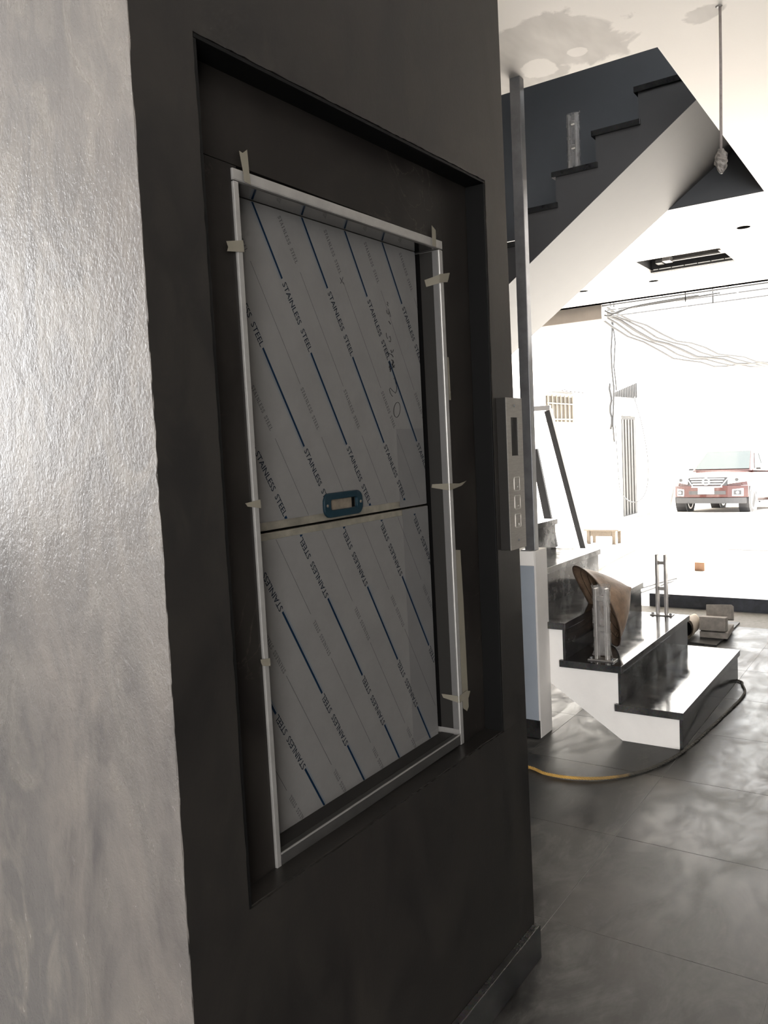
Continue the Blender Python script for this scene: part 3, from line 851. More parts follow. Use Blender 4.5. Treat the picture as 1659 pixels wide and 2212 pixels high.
tape([P((1.0205, 1.8475), (1.028, 1.846), (1.039, 1.854), (1.041, 1.818), (1.0255, 1.822)), P((1.0255, 1.822), (1.041, 1.818), (1.0425, 1.7995), (1.028, 1.8015))])
tape([P((0.9775, 1.6985), (1.016, 1.7065), (1.0175, 1.688), (0.978, 1.683), (0.981, 1.690))])
tape([P((0.9818, 1.2837), (1.0175, 1.287), (1.0185, 1.2725), (0.987, 1.278))])
tape([P((0.994, 1.023), (1.0165, 1.0195), (1.0170, 1.0065), (0.998, 1.011), (0.995, 1.017))])
tape([P((1.6285, 1.8445), (1.6445, 1.837), (1.6435, 1.7995), (1.627, 1.8005))])
tape([P((1.652, 1.742), (1.7008, 1.7519), (1.693, 1.736), (1.688, 1.7292), (1.652, 1.7235)), [(1.6575, YF + 0.001, 1.742), (1.6575, YF + 0.040, 1.736), (1.6575, YF + 0.036, 1.720), (1.6575, YF + 0.001, 1.7235)]])
tape([P((1.656, 1.271), (1.705, 1.268), (1.738, 1.272), (1.712, 1.262), (1.656, 1.255)), [(1.6575, YF + 0.001, 1.271), (1.6575, YF + 0.045, 1.270), (1.6575, YF + 0.047, 1.262), (1.6575, YF + 0.001, 1.255)]])
tape([P((1.656, 0.771), (1.690, 0.775), (1.711, 0.769), (1.702, 0.756), (1.656, 0.755)), [(1.6575, YF + 0.001, 0.771), (1.6575, YF + 0.046, 0.771), (1.6575, YF + 0.042, 0.762), (1.6575, YF + 0.001, 0.755)]])
tape([P((1.6775, 1.560), (1.687, 1.560), (1.6885, 1.462), (1.678, 1.462), y=tb)])
tape([P((1.679, 1.114), (1.7015, 1.1106), (1.706, 0.985), (1.709, 0.730), (1.700, 0.722), (1.681, 0.735), y=tb)])
hatch.rotation_euler = (0, -0.010, 0)
hatch.location = PIV + Vector((0.0065, 0, -0.002))

# ------------------------------------------------------------------ lift call panel on the shaft front
pn = thing('call_panel', 'narrow steel lift call panel with three square buttons on the shaft wall', 'control panel', (1.865, YW, 1.098))
px0, px1, pz0, pz1, py = 1.8200, 1.9085, 1.0985, 1.4680, 0.860
MB().box((px0, py + 0.002, pz0), (px1 - 0.002, YW - 0.0002, pz1)).build('back_box', M['panelside'], pn, 0.0012)
pl = MB()
dx0, dx1, dz0, dz1 = 1.8425, 1.8830, 1.3275, 1.4205
for a, b in (((px0, pz0), (px1, dz0)), ((px0, dz1), (px1, pz1)), ((px0, dz0), (dx0, dz1)), ((dx1, dz0), (px1, dz1))):
    pl.box((a[0], py, a[1]), (b[0], py + 0.002, b[1]))
pl.build('face_plate', M['panelface'], pn, 0.0)
box('display', (dx0 - 0.001, py + 0.0021, dz0 - 0.001), (dx1 + 0.001, py + 0.0035, dz1 + 0.001), M['display'], pn)
for zc in (1.2585, 1.2134, 1.1683):
    bq = MB(); o_ = stadium(1.8485, 1.8810, zc - 0.0172, zc + 0.0172, 0.004, 3); i_ = stadium(1.8503, 1.8792, zc - 0.0154, zc + 0.0154, 0.003, 3)
    nn = len(o_); vs = [(p[0], py - 0.0012, p[1]) for p in o_] + [(p[0], py - 0.0012, p[1]) for p in i_] + [(p[0], py, p[1]) for p in o_] + [(p[0], py, p[1]) for p in i_]
    fs = []
    for i in range(nn):
        j = (i + 1) % nn
        fs += [(i, j, nn + j, nn + i), (i, 2 * nn + i, 2 * nn + j, j), (nn + i, nn + j, 3 * nn + j, 3 * nn + i)]
    bq.add(vs, fs); bt = bq.build('button', M['chrome'], pn)
    MB().prism(i_, 'y', py - 0.0006, py + 0.0002).build('button_face', M['panelface'], bt)
mk = MB()
for a, b in (((1.8652, 1.1560), (1.8692, 1.1560)), ((1.8692, 1.1560), (1.8668, 1.1590)), ((1.8668, 1.1590), (1.8672, 1.1612)), ((1.8654, 1.2040), (1.8690, 1.2052)), ((1.8657, 1.2500), (1.8680, 1.2525))):
    mk.tube([(a[0], py - 0.0010, a[1]), (b[0], py - 0.0010, b[1])], 0.0005, 4)
mk.build('button_marks', M['plate'], pn)
for z in (1.4490, 1.1200):
    MB().lathe([(0.0032, 0), (0.0032, 0.0012), (0.0014, 0.0022)], 12, Matrix.Translation((1.8645, py, z)) @ Matrix.Rotation(math.radians(90), 4, 'X')).build('screw', M['darksteel'], pn)

# ------------------------------------------------------------------ lower flight of stairs
SX0, SX1 = 3.605, 4.80
NY = [0.912, 1.178, 1.436, 1.688, 1.955]; NZ = [0.170, 0.346, 0.522, 0.712, 0.892]
while len(NY) < 10: NY.append(NY[-1] + 0.257); NZ.append(NZ[-1] + 0.178)
LZ = NZ[-1] + 0.178; LY = NY[-1] + 0.257       # half landing
st = thing('lower_stair_flight', 'lower flight of polished black granite stairs with white painted side', 'stairs', (4.2, 1.2, 0))
TT = 0.032
prof = [(NY[0] + 0.022, 0.0005)]
for i in range(10):
    prof += [(NY[i] + 0.022, NZ[i] - TT)]
    nxt = NY[i + 1] + 0.022 if i < 9 else LY + 0.022
    prof += [(nxt, NZ[i] - TT)]
prof += [(LY + 0.022, LZ - TT), (LY + 0.2, LZ - TT), (LY + 0.2, LZ - 0.22)]
und = lambda y: (y - 1.186) * 0.675
prof += [(LY + 0.05, und(LY + 0.05) - 0.0), (1.512, und(1.512)), (1.186, 0.0005)]
MB().prism(prof, 'x', SX0, SX1 - 0.01).build('concrete_body', M['stairside'], st)
for i in range(10):
    nxt = NY[i + 1] + 0.022 if i < 9 else LY + 0.022
    MB().box((SX0 - 0.020, NY[i], NZ[i] - TT), (SX1 + 0.015, nxt + 0.012, NZ[i])).build('tread', M['tread'], st, 0.0015)
    z0 = NZ[i - 1] if i else 0.001
    MB().box((SX0 + 0.0, NY[i] + 0.010, z0 + 0.0005), (SX1 + 0.0, NY[i] + 0.0215, NZ[i] - TT - 0.0005)).build('riser', M['riser'], st)
tag(box('stair_landing', (SX0, LY, LZ - 0.2), (6.12, YL - 0.01, LZ), M['granite']), 'half landing where the two stair flights meet', None, kind='structure')

# upper flight
US = thing('upper_stair_flight', 'upper flight of stairs rising into the ceiling opening, grey side and white underside', 'stairs', (5.6, 2.0, LZ))
UX0, UX1 = 5.10, 6.125
RUN, RISE = 0.2645, 0.1885
ny = lambda k: 2.036 + RUN * k
nz = lambda k: 3.063 - RISE * k
sof = lambda y: 2.945 + (RISE / RUN) * (1.62 - y)
K1 = 5
pr_ = []
for k in range(K1, -5, -1):
    pr_ += [(ny(k) - 0.022, nz(k) - RISE - 0.034), (ny(k) - 0.022, nz(k) - 0.034)]
ytop = 0.969
pr_ = [(min(max(y, ytop), 9), z) for y, z in pr_]
pr_ = [pr_[0]] + [p for i, p in enumerate(pr_[1:]) if p != pr_[i]]
pts = pr_ + [(ytop, sof(ytop)), (ny(K1) - 0.022, sof(ny(K1) - 0.022))]
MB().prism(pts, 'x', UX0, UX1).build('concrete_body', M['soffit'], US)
MB().prism(pts, 'x', UX0 - 0.004, UX0 - 0.0003).build('grey_side', M['upperside'], US)
for k in range(-3, K1 + 1):
    y1 = ny(k); y0 = max(ny(k - 1) - 0.034, ytop)
    MB().box((UX0 - 0.02, y0, nz(k) - 0.034), (UX1 - 0.005, y1, nz(k))).build('tread', M['granite'], US, 0.0015)

# ------------------------------------------------------------------ pillar at the stair foot with the steel post on it
pi = MB().box((3.472, 1.522, 0), (3.604, 1.80, 0.872))
pi = tag(pi.build('pillar', M['pillar'], bevel=0.002), 'short white plastered pillar beside the lower stairs', None, kind='structure')
box('cladding_board', (3.4645, 1.530, 0.084), (3.4718, 1.76, 0.803), M['board'], pi, 0.001)
box('white_cap', (3.4655, 1.530, 0.8035), (3.4718, 1.76, 0.8700), M['stairside'], pi, 0.001)
box('baseboard', (3.4610, 1.524, 0.001), (3.4718, 1.77, 0.083), M['granite'], pi, 0.001)
po = thing('steel_post', 'dark square steel post standing on the short white pillar', 'post', (3.495, 1.547, 0.872))
MB().box((3.472, 1.523, 0.873), (3.516, 1.572, ZC - 0.001)).build('tube', M['darksteel'], po, 0.0025)
MB().box((3.4660, 1.540, 0.8722), (3.530, 1.590, 0.8765)).build('foot_plate', M['darksteel'], po)

# ------------------------------------------------------------------ glass-rail clamps wrapped in plastic
def clamp(label, loc, h, wrapped):
    r = thing('rail_clamp', label, 'rail clamp', loc, 'glass rail clamps on the stair treads')
    x, y, z = loc
    MB().box((x - 0.030, y - 0.062, z + 0.0002), (x + 0.030, y + 0.062, z + 0.006)).build('base_plate', M['chrome'], r, 0.001)
    for sy in (-1, 1):
        MB().box((x - 0.020, y + sy * 0.024 - 0.007, z + 0.006), (x + 0.020, y + sy * 0.024 + 0.007, z + h)).build('upright_bar', M['chrome'], r, 0.002)
        MB().lathe([(0.008, 0), (0.008, 0.007), (0.003, 0.010)], 10, Matrix.Translation((x - 0.012, y + sy * 0.050, z + 0.006))).build('bolt', M['darksteel'], r)
    for f in (0.44, 0.86):
        MB().box((x - 0.014, y - 0.0168, z + h * f - 0.010), (x + 0.014, y + 0.0168, z + h * f + 0.010)).build('spacer_block', M['chrome'], r, 0.002)
    a0 = 0.06 if wrapped else 0.30
    n = 14; m = 12; vs = []; fs = []
    for i in range(m + 1):
        t = i / m
        zz = z + h * (a0 + (1.03 - a0) * t)
        for k in range(n):
            a = 2 * math.pi * k / n
            ca, sa = math.cos(a), math.sin(a)
            sq = 1 / max(abs(ca), abs(sa))
            sq = 0.55 * sq + 0.45
            j = random.uniform(0.95, 1.08) * (1.0 + (0.15 if i in (0, m) else 0))
            vs.append((x + ca * sq * 0.027 * j, y + sa * sq * 0.039 * j, zz + (random.uniform(-0.012, 0.012) if i in (0, m) else 0)))
    for i in range(m):
        for k in range(n):
            fs.append((i * n + k, i * n + (k + 1) % n, (i + 1) * n + (k + 1) % n, (i + 1) * n + k))
    MB().add(vs, fs).build('plastic_wrap', M['wrap'] if wrapped else M['wrapthin'], r, smooth=True)
    return r


M['wrapthin'] = plastic_mat(); M['wrapthin'].name = 'thin_clear_wrap'
for nd in M['wrapthin'].node_tree.nodes:
    if nd.type == 'MAP_RANGE': nd.inputs['To Min'].default_value = 0.04; nd.inputs['To Max'].default_value = 0.30
clamp('rail clamp bagged in cloudy plastic beside the conical hat', (3.668, 1.290, NZ[1]), 0.335, True)
clamp('bare twin-bar steel rail clamp at the far end of the second tread', (4.765, 1.318, NZ[1]), 0.352, False)
clamp('plastic-wrapped rail clamp on the upper flight under the ceiling opening', (5.17, 1.917, nz(0)), 0.350, True)

# ------------------------------------------------------------------ conical palm-leaf hat leaning on the steps
HC = Vector((3.902, 1.392, 0.5560)); HA = Vector((0.563, -0.724, 0.397)).normalized()
q = HA.to_track_quat('Z', 'Y').to_matrix().to_4x4()
HM = Matrix.Translation(HC) @ q
hat = thing('conical_hat', 'brown conical palm-leaf hat leaning on the stairs behind the wrapped clamp', 'hat', HC)
R_, H_ = 0.219, 0.188
prof = []
for i in range(17):
    t = i / 16                                  # 0 rim .. 1 tip
    r = R_ * (1 - t) ** 1.0
    bulge = 0.020 * math.sin(math.pi * min(1, t / 0.95)) ** 1.0 - 0.010 * math.exp(-((t - 0.12) / 0.1) ** 2)
    prof.append((max(0.004, r + bulge * (0.4 + 0.8 * t)), H_ * t ** 1.0))
nseg = 72


def hat_surface(off, ruffle):
    vs = []; fs = []
    for i, (r, h) in enumerate(prof):
        for k in range(nseg):
            a = 2 * math.pi * k / nseg
            rr = max(0.002, r + off) * (1 + ruffle * (1 if k % 2 else -1) * (1 - i / 16))
            p = Vector((rr * math.cos(a), rr * math.sin(a), h + off * 0.6 + 0.012 * math.cos(2 * a + 0.6) * (1 - i / 16) ** 2))
            vs.append(HM @ p)
    for i in range(len(prof) - 1):
        for k in range(nseg):
            fs.append((i * nseg + k, i * nseg + (k + 1) % nseg, (i + 1) * nseg + (k + 1) % nseg, (i + 1) * nseg + k))
    fs.append(tuple(range(len(prof) * nseg - nseg, len(prof) * nseg)))
    return vs, fs


v1, f1 = hat_surface(0.0, 0.006); v2, f2 = hat_surface(-0.003, 0.006)
m = MB().add(v1, f1).add(v2, f2); k0 = len(v1)
m.f += [(k, (k + 1) % nseg, k0 + (k + 1) % nseg, k0 + k) for k in range(nseg)]
m.build('leaf_shell', M['hat'], hat, smooth=True)


def hoop(i, off, rad, name, mt):
    r, h = prof[i]
    pts = []
    for k in range(49):
        a = 2 * math.pi * k / 48
        pts.append(HM @ Vector(((r + off) * math.cos(a), (r + off) * math.sin(a), h + 0.012 * math.cos(2 * a + 0.6) * (1 - i / 16) ** 2)))
    MB().tube(pts, rad, 6).build(name, mt, hat, smooth=True)


hoop(0, 0.0, 0.0032, 'rim_hoop', M['hatdark'])
for i in (2, 4, 6, 8, 10, 12): hoop(i, -0.0042, 0.0017, 'inner_hoop', M['hatdark'])
# pale patch of lining and a chin cord at the lower rim
vs = []; fs = []
low = HM.inverted() @ Vector((3.95, 1.336, 0.345)); a_low = math.atan2(low.y, low.x)
for i in range(4):
    for k in range(7):
        a = a_low - 0.30 + 0.085 * k; r, h = prof[i]
        vs.append(HM @ Vector(((r - 0.0052) * math.cos(a), (r - 0.0052) * math.sin(a), h + 0.002 + 0.012 * math.cos(2 * a + 0.6) * (1 - i / 16) ** 2)))
for i in range(3):
    for k in range(6): fs.append((i * 7 + k, i * 7 + k + 1, i * 7 + k + 8, i * 7 + k + 7))
MB().add(vs, fs).build('lining_patch', M['hatpale'], hat)

# ------------------------------------------------------------------ rope on the floor round the foot of the stairs
rp = [(3.112, 1.62), (3.112, 1.43), (3.078, 1.333), (3.089, 1.219), (3.148, 1.105), (3.261, 1.010), (3.429, 0.944), (3.623, 0.905), (3.884, 0.880), (4.155, 0.860), (4.413, 0.842), (4.573, 0.845), (4.695, 0.880), (4.765, 0.905), (4.83, 1.02)]


def catmull(P, n=10):
    out = []
    for i in range(len(P) - 1):
        p0, p1, p2, p3 = P[max(i - 1, 0)], P[i], P[i + 1], P[min(i + 2, len(P) - 1)]
        for k in range(n):
            t = k / n
            out.append(tuple(0.5 * (2 * p1[d] + (p2[d] - p0[d]) * t + (2 * p0[d] - 5 * p1[d] + 4 * p2[d] - p3[d]) * t * t + (3 * p1[d] - p0[d] - 3 * p2[d] + p3[d]) * t ** 3) for d in range(len(p1))))
    out.append(P[-1]); return out


rc = catmull(rp, 26)
rope = thing('rope', 'thin twisted rope on the floor curling round the bottom step', 'rope', (3.112, 1.43, 0))


def strands(pts, ph0, name, mt):
    for s_ in range(3):
        vs = []
        for i, (x, y) in enumerate(pts):
            a = ph0 + i * 0.85 + s_ * 2.094
            j = min(i + 1, len(pts) - 1); i_ = max(0, j - 1)
            tx, ty = pts[j][0] - pts[i_][0], pts[j][1] - pts[i_][1]; l = math.hypot(tx, ty) or 1
            nx_, ny_ = -ty / l, tx / l
            vs.append((x + nx_ * 0.0032 * math.cos(a), y + ny_ * 0.0032 * math.cos(a), 0.0072 + 0.0032 * math.sin(a)))
        MB().tube(vs, 0.0037, 6).build(name, mt, rope, smooth=True)


strands(rc, 0, 'strand', M['rope'])

# ------------------------------------------------------------------ wire hanging from the ceiling
wr = thing('hanging_cable', 'thin grey cable hanging from the ceiling with a wrapped lump at its end', 'cable', (3.43, 0.686, ZC))
MB().tube([(3.430, 0.686, ZC + 0.002), (3.431, 0.687, 2.75), (3.429, 0.689, 2.55), (3.430, 0.690, 2.425)], 0.0052, 8).build('cable', M['wire'], wr, smooth=True)
lm = MB(); n = 14; vs = []; fs = []
for i in range(11):
    t = i / 10; zz = 2.442 - 0.092 * t
    rr = 0.022 * math.sin(math.pi * (0.08 + 0.9 * t)) ** 0.7
    for k in range(n):
        a = 2 * math.pi * k / n; j = random.uniform(0.75, 1.3)
        vs.append((3.430 + rr * j * math.cos(a), 0.690 + rr * j * math.sin(a) + (0.010 if i < 5 and 6 < k < 10 else 0), zz))
for i in range(10):
    for k in range(n): fs.append((i * n + k, i * n + (k + 1) % n, (i + 1) * n + (k + 1) % n, (i + 1) * n + k))
fs += [tuple(range(n)), tuple(range(10 * n, 11 * n))]
lm.add(vs, fs).build('wrapped_end', M['lump'], wr)
MB().lathe([(0.010, ZC - 0.004), (0.013, ZC - 0.0002)], 9, Matrix.Translation((3.43, 0.69, 0))).build('ceiling_hole', M['lump'], wr)

# ------------------------------------------------------------------ air conditioner in the ceiling cut-out
ac = thing('ceiling_air_conditioner', 'ceiling air conditioner unit without its cover in the square cut-out', 'air conditioner', (7.98, 1.95, ZC + 0.03))
MB().box((AX0 - 0.02, AY0 - 0.02, ZC + 0.20), (AX1 + 0.02, AY1 + 0.02, ZC + 0.22)).build('back_casing', M['acmetal'], ac)
e = MB()
e.box((AX0 - 0.02, AY0 - 0.02, ZC + 0.036), (AX0 - 0.001, AY1 + 0.02, ZC + 0.2)).box((AX1 + 0.001, AY0 - 0.02, ZC + 0.036), (AX1 + 0.02, AY1 + 0.02, ZC + 0.2))
e.box((AX0, AY0 - 0.02, ZC + 0.036), (AX1, AY0 - 0.001, ZC + 0.2)).box((AX0, AY1 + 0.001, ZC + 0.036), (AX1, AY1 + 0.02, ZC + 0.2))
e.build('side_casing', M['acdark'], ac)
MB().box((AX1 - 0.045, AY0 + 0.005, ZC + 0.004), (AX1 - 0.002, AY1 - 0.005, ZC + 0.024)).build('outlet_strip', M['rust'], ac)
MB().box((AX1 - 0.050, AY0 + 0.005, ZC + 0.025), (AX1 - 0.040, AY1 - 0.03, ZC + 0.031)).build('white_bar', M['plate'], ac)
MB().box((AX1 - 0.16, AY0 + 0.05, ZC + 0.062), (AX1 - 0.13, AY1 - 0.20, ZC + 0.076)).build('drain_lip', M['acmetal'], ac, 0.003)
MB().box((AX1 - 0.13, AY0 + 0.06, ZC + 0.078), (AX1 - 0.05, AY1 - 0.16, ZC + 0.16)).build('drain_pan', M['acpan'], ac, 0.004)
MB().box((AX1 - 0.30, AY0 + 0.02, ZC + 0.06), (AX1 - 0.17, AY0 + 0.09, ZC + 0.10)).build('corner_bracket', M['acmetal'], ac, 0.003)
MB().box((AX1 - 0.26, AY1 - 0.24, ZC + 0.052), (AX1 - 0.14, AY1 - 0.17, ZC + 0.10)).build('corner_bracket', M['acmetal'], ac, 0.003)
MB().box((AX1 - 0.20, AY1 - 0.15, ZC + 0.055), (AX1 - 0.10, AY1 - 0.09, ZC + 0.09)).build('junction_box', M['acpan'], ac, 0.003)
for k in range(6):
    y = AY0 + 0.08 + k * 0.12
    MB().box((AX1 - 0.056, y, ZC + 0.022), (AX1 - 0.0505, y + 0.008, ZC + 0.034)).build('clip', M['acdark'], ac)

# ------------------------------------------------------------------ black sheet in place of a floor pit, blocks and sack behind the stairs
tag(MB().add([(5.535, 1.19, 0.0005), (6.29, 1.19, 0.0005), (6.23, 1.50, 0.0005), (5.56, 1.42, 0.0005), (5.535, 1.19, 0.012), (6.29, 1.19, 0.012), (6.23, 1.50, 0.012), (5.56, 1.42, 0.012)],
             [(0, 3, 2, 1), (4, 5, 6, 7), (0, 1, 5, 4), (1, 2, 6, 5), (2, 3, 7, 6), (3, 0, 4, 7)]).build('pit_sheet', M['pitdark']), 'flat black sheet standing in for a floor pit under cement blocks', 'board')  # thin black sheet drawn in place of an open pit in the floor


def block(label, c, s, rx=0, ry=0, rz=0):
    Mx = Matrix.Translation(c) @ Matrix.Rotation(rz, 4, 'Z') @ Matrix.Rotation(ry, 4, 'Y') @ Matrix.Rotation(rx, 4, 'X')
    o = MB().box((-s[0] / 2, -s[1] / 2, -s[2] / 2), (s[0] / 2, s[1] / 2, s[2] / 2)).build('cement_block', M['concrete'], None, 0.003)
    o.matrix_world = Mx
    return tag(o, label, 'block', 'cement blocks on the dark board')


block('flat cement block lowest in the small pile over the pit sheet', (5.86, 1.255, 0.033), (0.30, 0.175, 0.04), rz=0.06)
block('cement block on edge nearest in the small pile', (5.76, 1.255, 0.103), (0.10, 0.165, 0.09), rz=0.04, ry=0.1)
block('tilted cement block on top of the small pile', (5.96, 1.255, 0.140), (0.09, 0.165, 0.10), rz=0.03, ry=0.30, rx=-0.05)
# rolled sack
sk = MB(); vs = []; fs = []; n = 16
for i in range(9):
    t = i / 8
    for k in range(n):
        a = 2 * math.pi * k / n
        r = 0.068 * (1 - 0.15 * t) * (1 + 0.05 * math.sin(3 * a + i))
        vs.append((5.60 + 0.22 * t, 1.395 + r * math.cos(a) * 0.70, 0.087 + r * 1.05 * math.sin(a)))
for i in range(8):
    for k in range(n): fs.append((i * n + k, i * n + (k + 1) % n, (i + 1) * n + (k + 1) % n, (i + 1) * n + k))
fs.append(tuple(range(8 * n, 9 * n)))
sk_o = tag(sk.add(vs, fs).build('rolled_sack', M['sack'], smooth=True), 'rolled cream sack beside the cement blocks', 'sack')
MB().lathe([(0.050, 0), (0.050, 0.002)], 16, Matrix.Translation((5.606, 1.395, 0.087)) @ Matrix.Rotation(math.radians(90), 4, 'Y') @ Matrix.Scale(0.72, 4, (0, 1, 0))).build('sack_mouth', M['black'], sk_o)

# ------------------------------------------------------------------ forecourt step, outside ground
pf = MB().box((6.735, -0.95, -0.1), (10.45, 1.93, 0.104))
tag(pf.build('floor_forecourt', M['platform']), 'pale raised forecourt floor at the street side', None, kind='structure')
tag(box('trim_1', (6.722, -0.95, 0.0), (6.7345, 1.96, 0.106), M['blackstone'], None, 0.001), 'black stone riser of the forecourt step', None, kind='structure')
box('floor_passage', (6.735, 1.9305, -0.1), (10.45, YL, -0.003), M['platform'])
tag(bpy.data.objects['floor_passage'], 'pale passage floor beside the forecourt', None, kind='structure')
gs = -0.049
g = MB(); x0, x1 = 10.452, 45.0
g.add([(x0, -30, 0), (x1, -30, gs * (x1 - x0)), (x1, 30, gs * (x1 - x0)), (x0, 30, 0), (x0, -30, -1.0), (x1, -30, -3.5), (x1, 30, -3.5), (x0, 30, -1.0)],
      [(0, 1, 2, 3), (7, 6, 5, 4), (0, 4, 5, 1), (1, 5, 6, 2), (2, 6, 7, 3), (3, 7, 4, 0)])
tag(g.build('road', M['road']), 'pale concrete lane outside sloping away', None, kind='structure')
gz = lambda x: gs * (x - x0)

# front edge of the ceiling: grey beam end and strip lines
tag(box('trim_2', (9.66, 3.30, 2.80), (9.86, 4.39, 3.02), M['beam'], None, 0.003), 'brownish beam end at the front edge of the ceiling', None, kind='structure')
cf = thing('canopy_frame', 'thin grey steel rods of an open canopy frame above the front opening', 'canopy frame', (10.2, 2.5, 2.95))
for (x, z, ya, yb) in ((9.69, 2.955, 0.6, 3.6), (10.35, 3.00, 0.9, 4.35), (11.0, 3.02, 1.2, 4.5)):
    MB().tube([(x, ya, z), (x, yb, z)], 0.010, 6).build('rod', M['framegrey'], cf)
for y in (1.9, 2.6, 3.3, 4.1):
    MB().tube([(9.69, y, 2.965), (11.25, y + 0.05, 3.035)], 0.007, 6).build('cross_rod', M['framegrey'], cf)
for (x, y, z) in ((9.69, 2.35, 2.95), (10.35, 2.2, 3.0)):
    MB().tube([(x, y, z - 0.08), (x, y, z + 0.10)], 0.007, 6).build('hanger', M['framedark'], cf)
# service cables bunched at the front edge of the ceiling
for k, (y0, sag, lab) in enumerate(((3.42, 0.05, 'upper of the two looped dark cables at the ceiling edge'), (3.50, 0.09, 'lower of the two looped dark cables at the ceiling edge'))):
    pts = catmull([(9.73 + k * 0.03, y0 - 0.14, 2.90), (9.75 + k * 0.03, y0 - 0.25, 2.87 - sag * 0.3), (9.74 + k * 0.03, y0 - 0.45, 2.91 - sag * 0.2), (9.74 + k * 0.03, y0 - 0.75 - k * 0.3, 2.925 - sag * 0.1), (9.74 + k * 0.03, y0 - 1.2 - k * 0.3, 2.93)], 6)
    tag(MB().tube(pts, 0.009, 6).build('looped_cable', M['cable'], smooth=True), lab, 'cable', 'cables at the ceiling edge')

# ------------------------------------------------------------------ facade along the lane with window, gate and grilles
FY = 6.1
fc = thing('lane_house', 'whitewashed house front along the left side of the lane', 'building', (18, FY, -0.4))
MB().box((10.6, FY, -1.5), (19.02, FY + 0.3, 7.0)).box((20.22, FY, -1.5), (34, FY + 0.3, 7.0)).box((19.02, FY, 1.95), (20.22, FY + 0.3, 7.0)).box((19.02, FY + 0.12, -1.5), (20.22, FY + 0.3, 1.95)).build('wall', M['facade'], fc)
wn = MB().box((14.62, FY - 0.012, 1.78), (15.95, FY - 0.001, 2.27)).build('window', M['shutter'], fc)
for k in range(7):
    x = 14.66 + k * 0.208
    MB().box((x, FY - 0.035, 1.72), (x + 0.022, FY - 0.014, 2.30)).build('bar', M['barwhite'], wn)
for z in (1.82, 2.12):
    MB().box((14.60, FY - 0.048, z), (15.97, FY - 0.036, z + 0.022)).build('cross_bar', M['barwhite'], wn)
aw = MB()
for k in range(14):
    x = 14.55 + k * 0.105
    aw.box((x, FY - 0.30, 2.33 + (0.02 if k % 2 else 0)), (x + 0.105, FY - 0.001, 2.36 + (0.02 if k % 2 else 0)))
aw.build('corrugated_awning', M['alu'], fc)
gt = MB().box((19.06, FY + 0.03, -0.42), (20.18, FY + 0.10, 1.93)).build('gate', M['rust'], fc)
for k in range(5):
    x = 19.12 + k * 0.215
    MB().box((x, FY + 0.010, -0.38), (x + 0.10, FY + 0.029, 1.86)).build('gate_slat', M['rust'], gt)
tag(box('gate_step', (18.9, FY - 0.25, -0.47), (20.3, FY - 0.002, -0.405), M['grille']), 'dark stone step in front of the lane gate', 'step')
gl = thing('slanted_grille', 'slanted row of dark iron bars high on the lane house', 'grille', (19.2, FY - 0.5, 2.4))
for k in range(15):
    t = k / 14
    x = 18.35 + t * 1.75
    MB().box((x, FY - 0.05, 2.36 + 0.03 * t), (x + 0.045, FY - 0.02, 2.44 + 0.30 * t)).build('bar', M['grille'], gl)
MB().box((18.3, FY - 0.02, 2.37), (20.2, FY - 0.003, 2.40)).build('rail', M['grille'], gl)
# far end of the lane
tag(box('wall_lane_end', (44, -20, -3), (44.4, 25, 9), M['facade']), 'pale house at the far end of the lane', None, kind='structure')

# utility pole bundle and overhead wires
up = thing('utility_pole', 'pale concrete utility pole with dark cables running down it', 'utility pole', (16.2, 5.35, gz(16.2)))
MB().tube([(16.2, 5.42, gz(16.2)), (16.2, 5.42, 8.0)], 0.09, 12).build('shaft', M['facade'], up, smooth=True)
for dx, za, zb, w_ in ((-0.05, 2.35, 4.2, 0.014), (0.0, 1.35, 4.2, 0.016), (0.05, 1.6, 2.5, 0.02)):
    pts = [(16.1, 5.31 + dx + 0.02 * math.sin(k * 1.7 + dx * 40), za + (zb - za) * k / 8) for k in range(9)]
    MB().tube(pts, w_, 6).build('down_cable', M['cable'], up, smooth=True)
pts = catmull([(16.1, 5.28, 1.7), (16.1, 5.25, 0.9), (16.1, 5.20, 0.35), (16.1, 4.95, 0.15), (16.1, 4.72, 0.35), (16.1, 4.66, 0.9), (16.1, 4.75, 1.6), (16.1, 4.90, 2.2)], 6)
MB().tube(pts, 0.009, 5).build('cable_loop', M['cable'], up, smooth=True)
labs = ('topmost overhead wire sagging across the lane', 'second overhead wire from the top', 'thick middle overhead wire of the bundle', 'fourth overhead wire from the top', 'lowest overhead wire of the bundle')
for k in range(5):
    P_ = []
    for i in range(15):
        t = i / 14
        x = 12.0 + 5.5 * t; y = 4.45 - 1.9 * t
        z = 3.62 - 0.92 * t - 0.55 * math.sin(math.pi * t) * 0.55 + 0.10 * (2 - k) * (0.5 - abs(t - 0.55)) + 0.03 * math.sin(i * 1.9 + k)
        P_.append((x, y + 0.075 * k, z))
    tag(MB().tube(P_, 0.032 if k == 2 else 0.021, 5).build('overhead_wire', M['cable'], smooth=True), labs[k], 'wire', 'overhead wires')

# ------------------------------------------------------------------ leaning frames, bench and lumber at the passage
FR = thing('aluminium_window', 'dark aluminium window frame leaning on the side wall, pale top rail', 'window frame', (10.0, 4.0, 0))


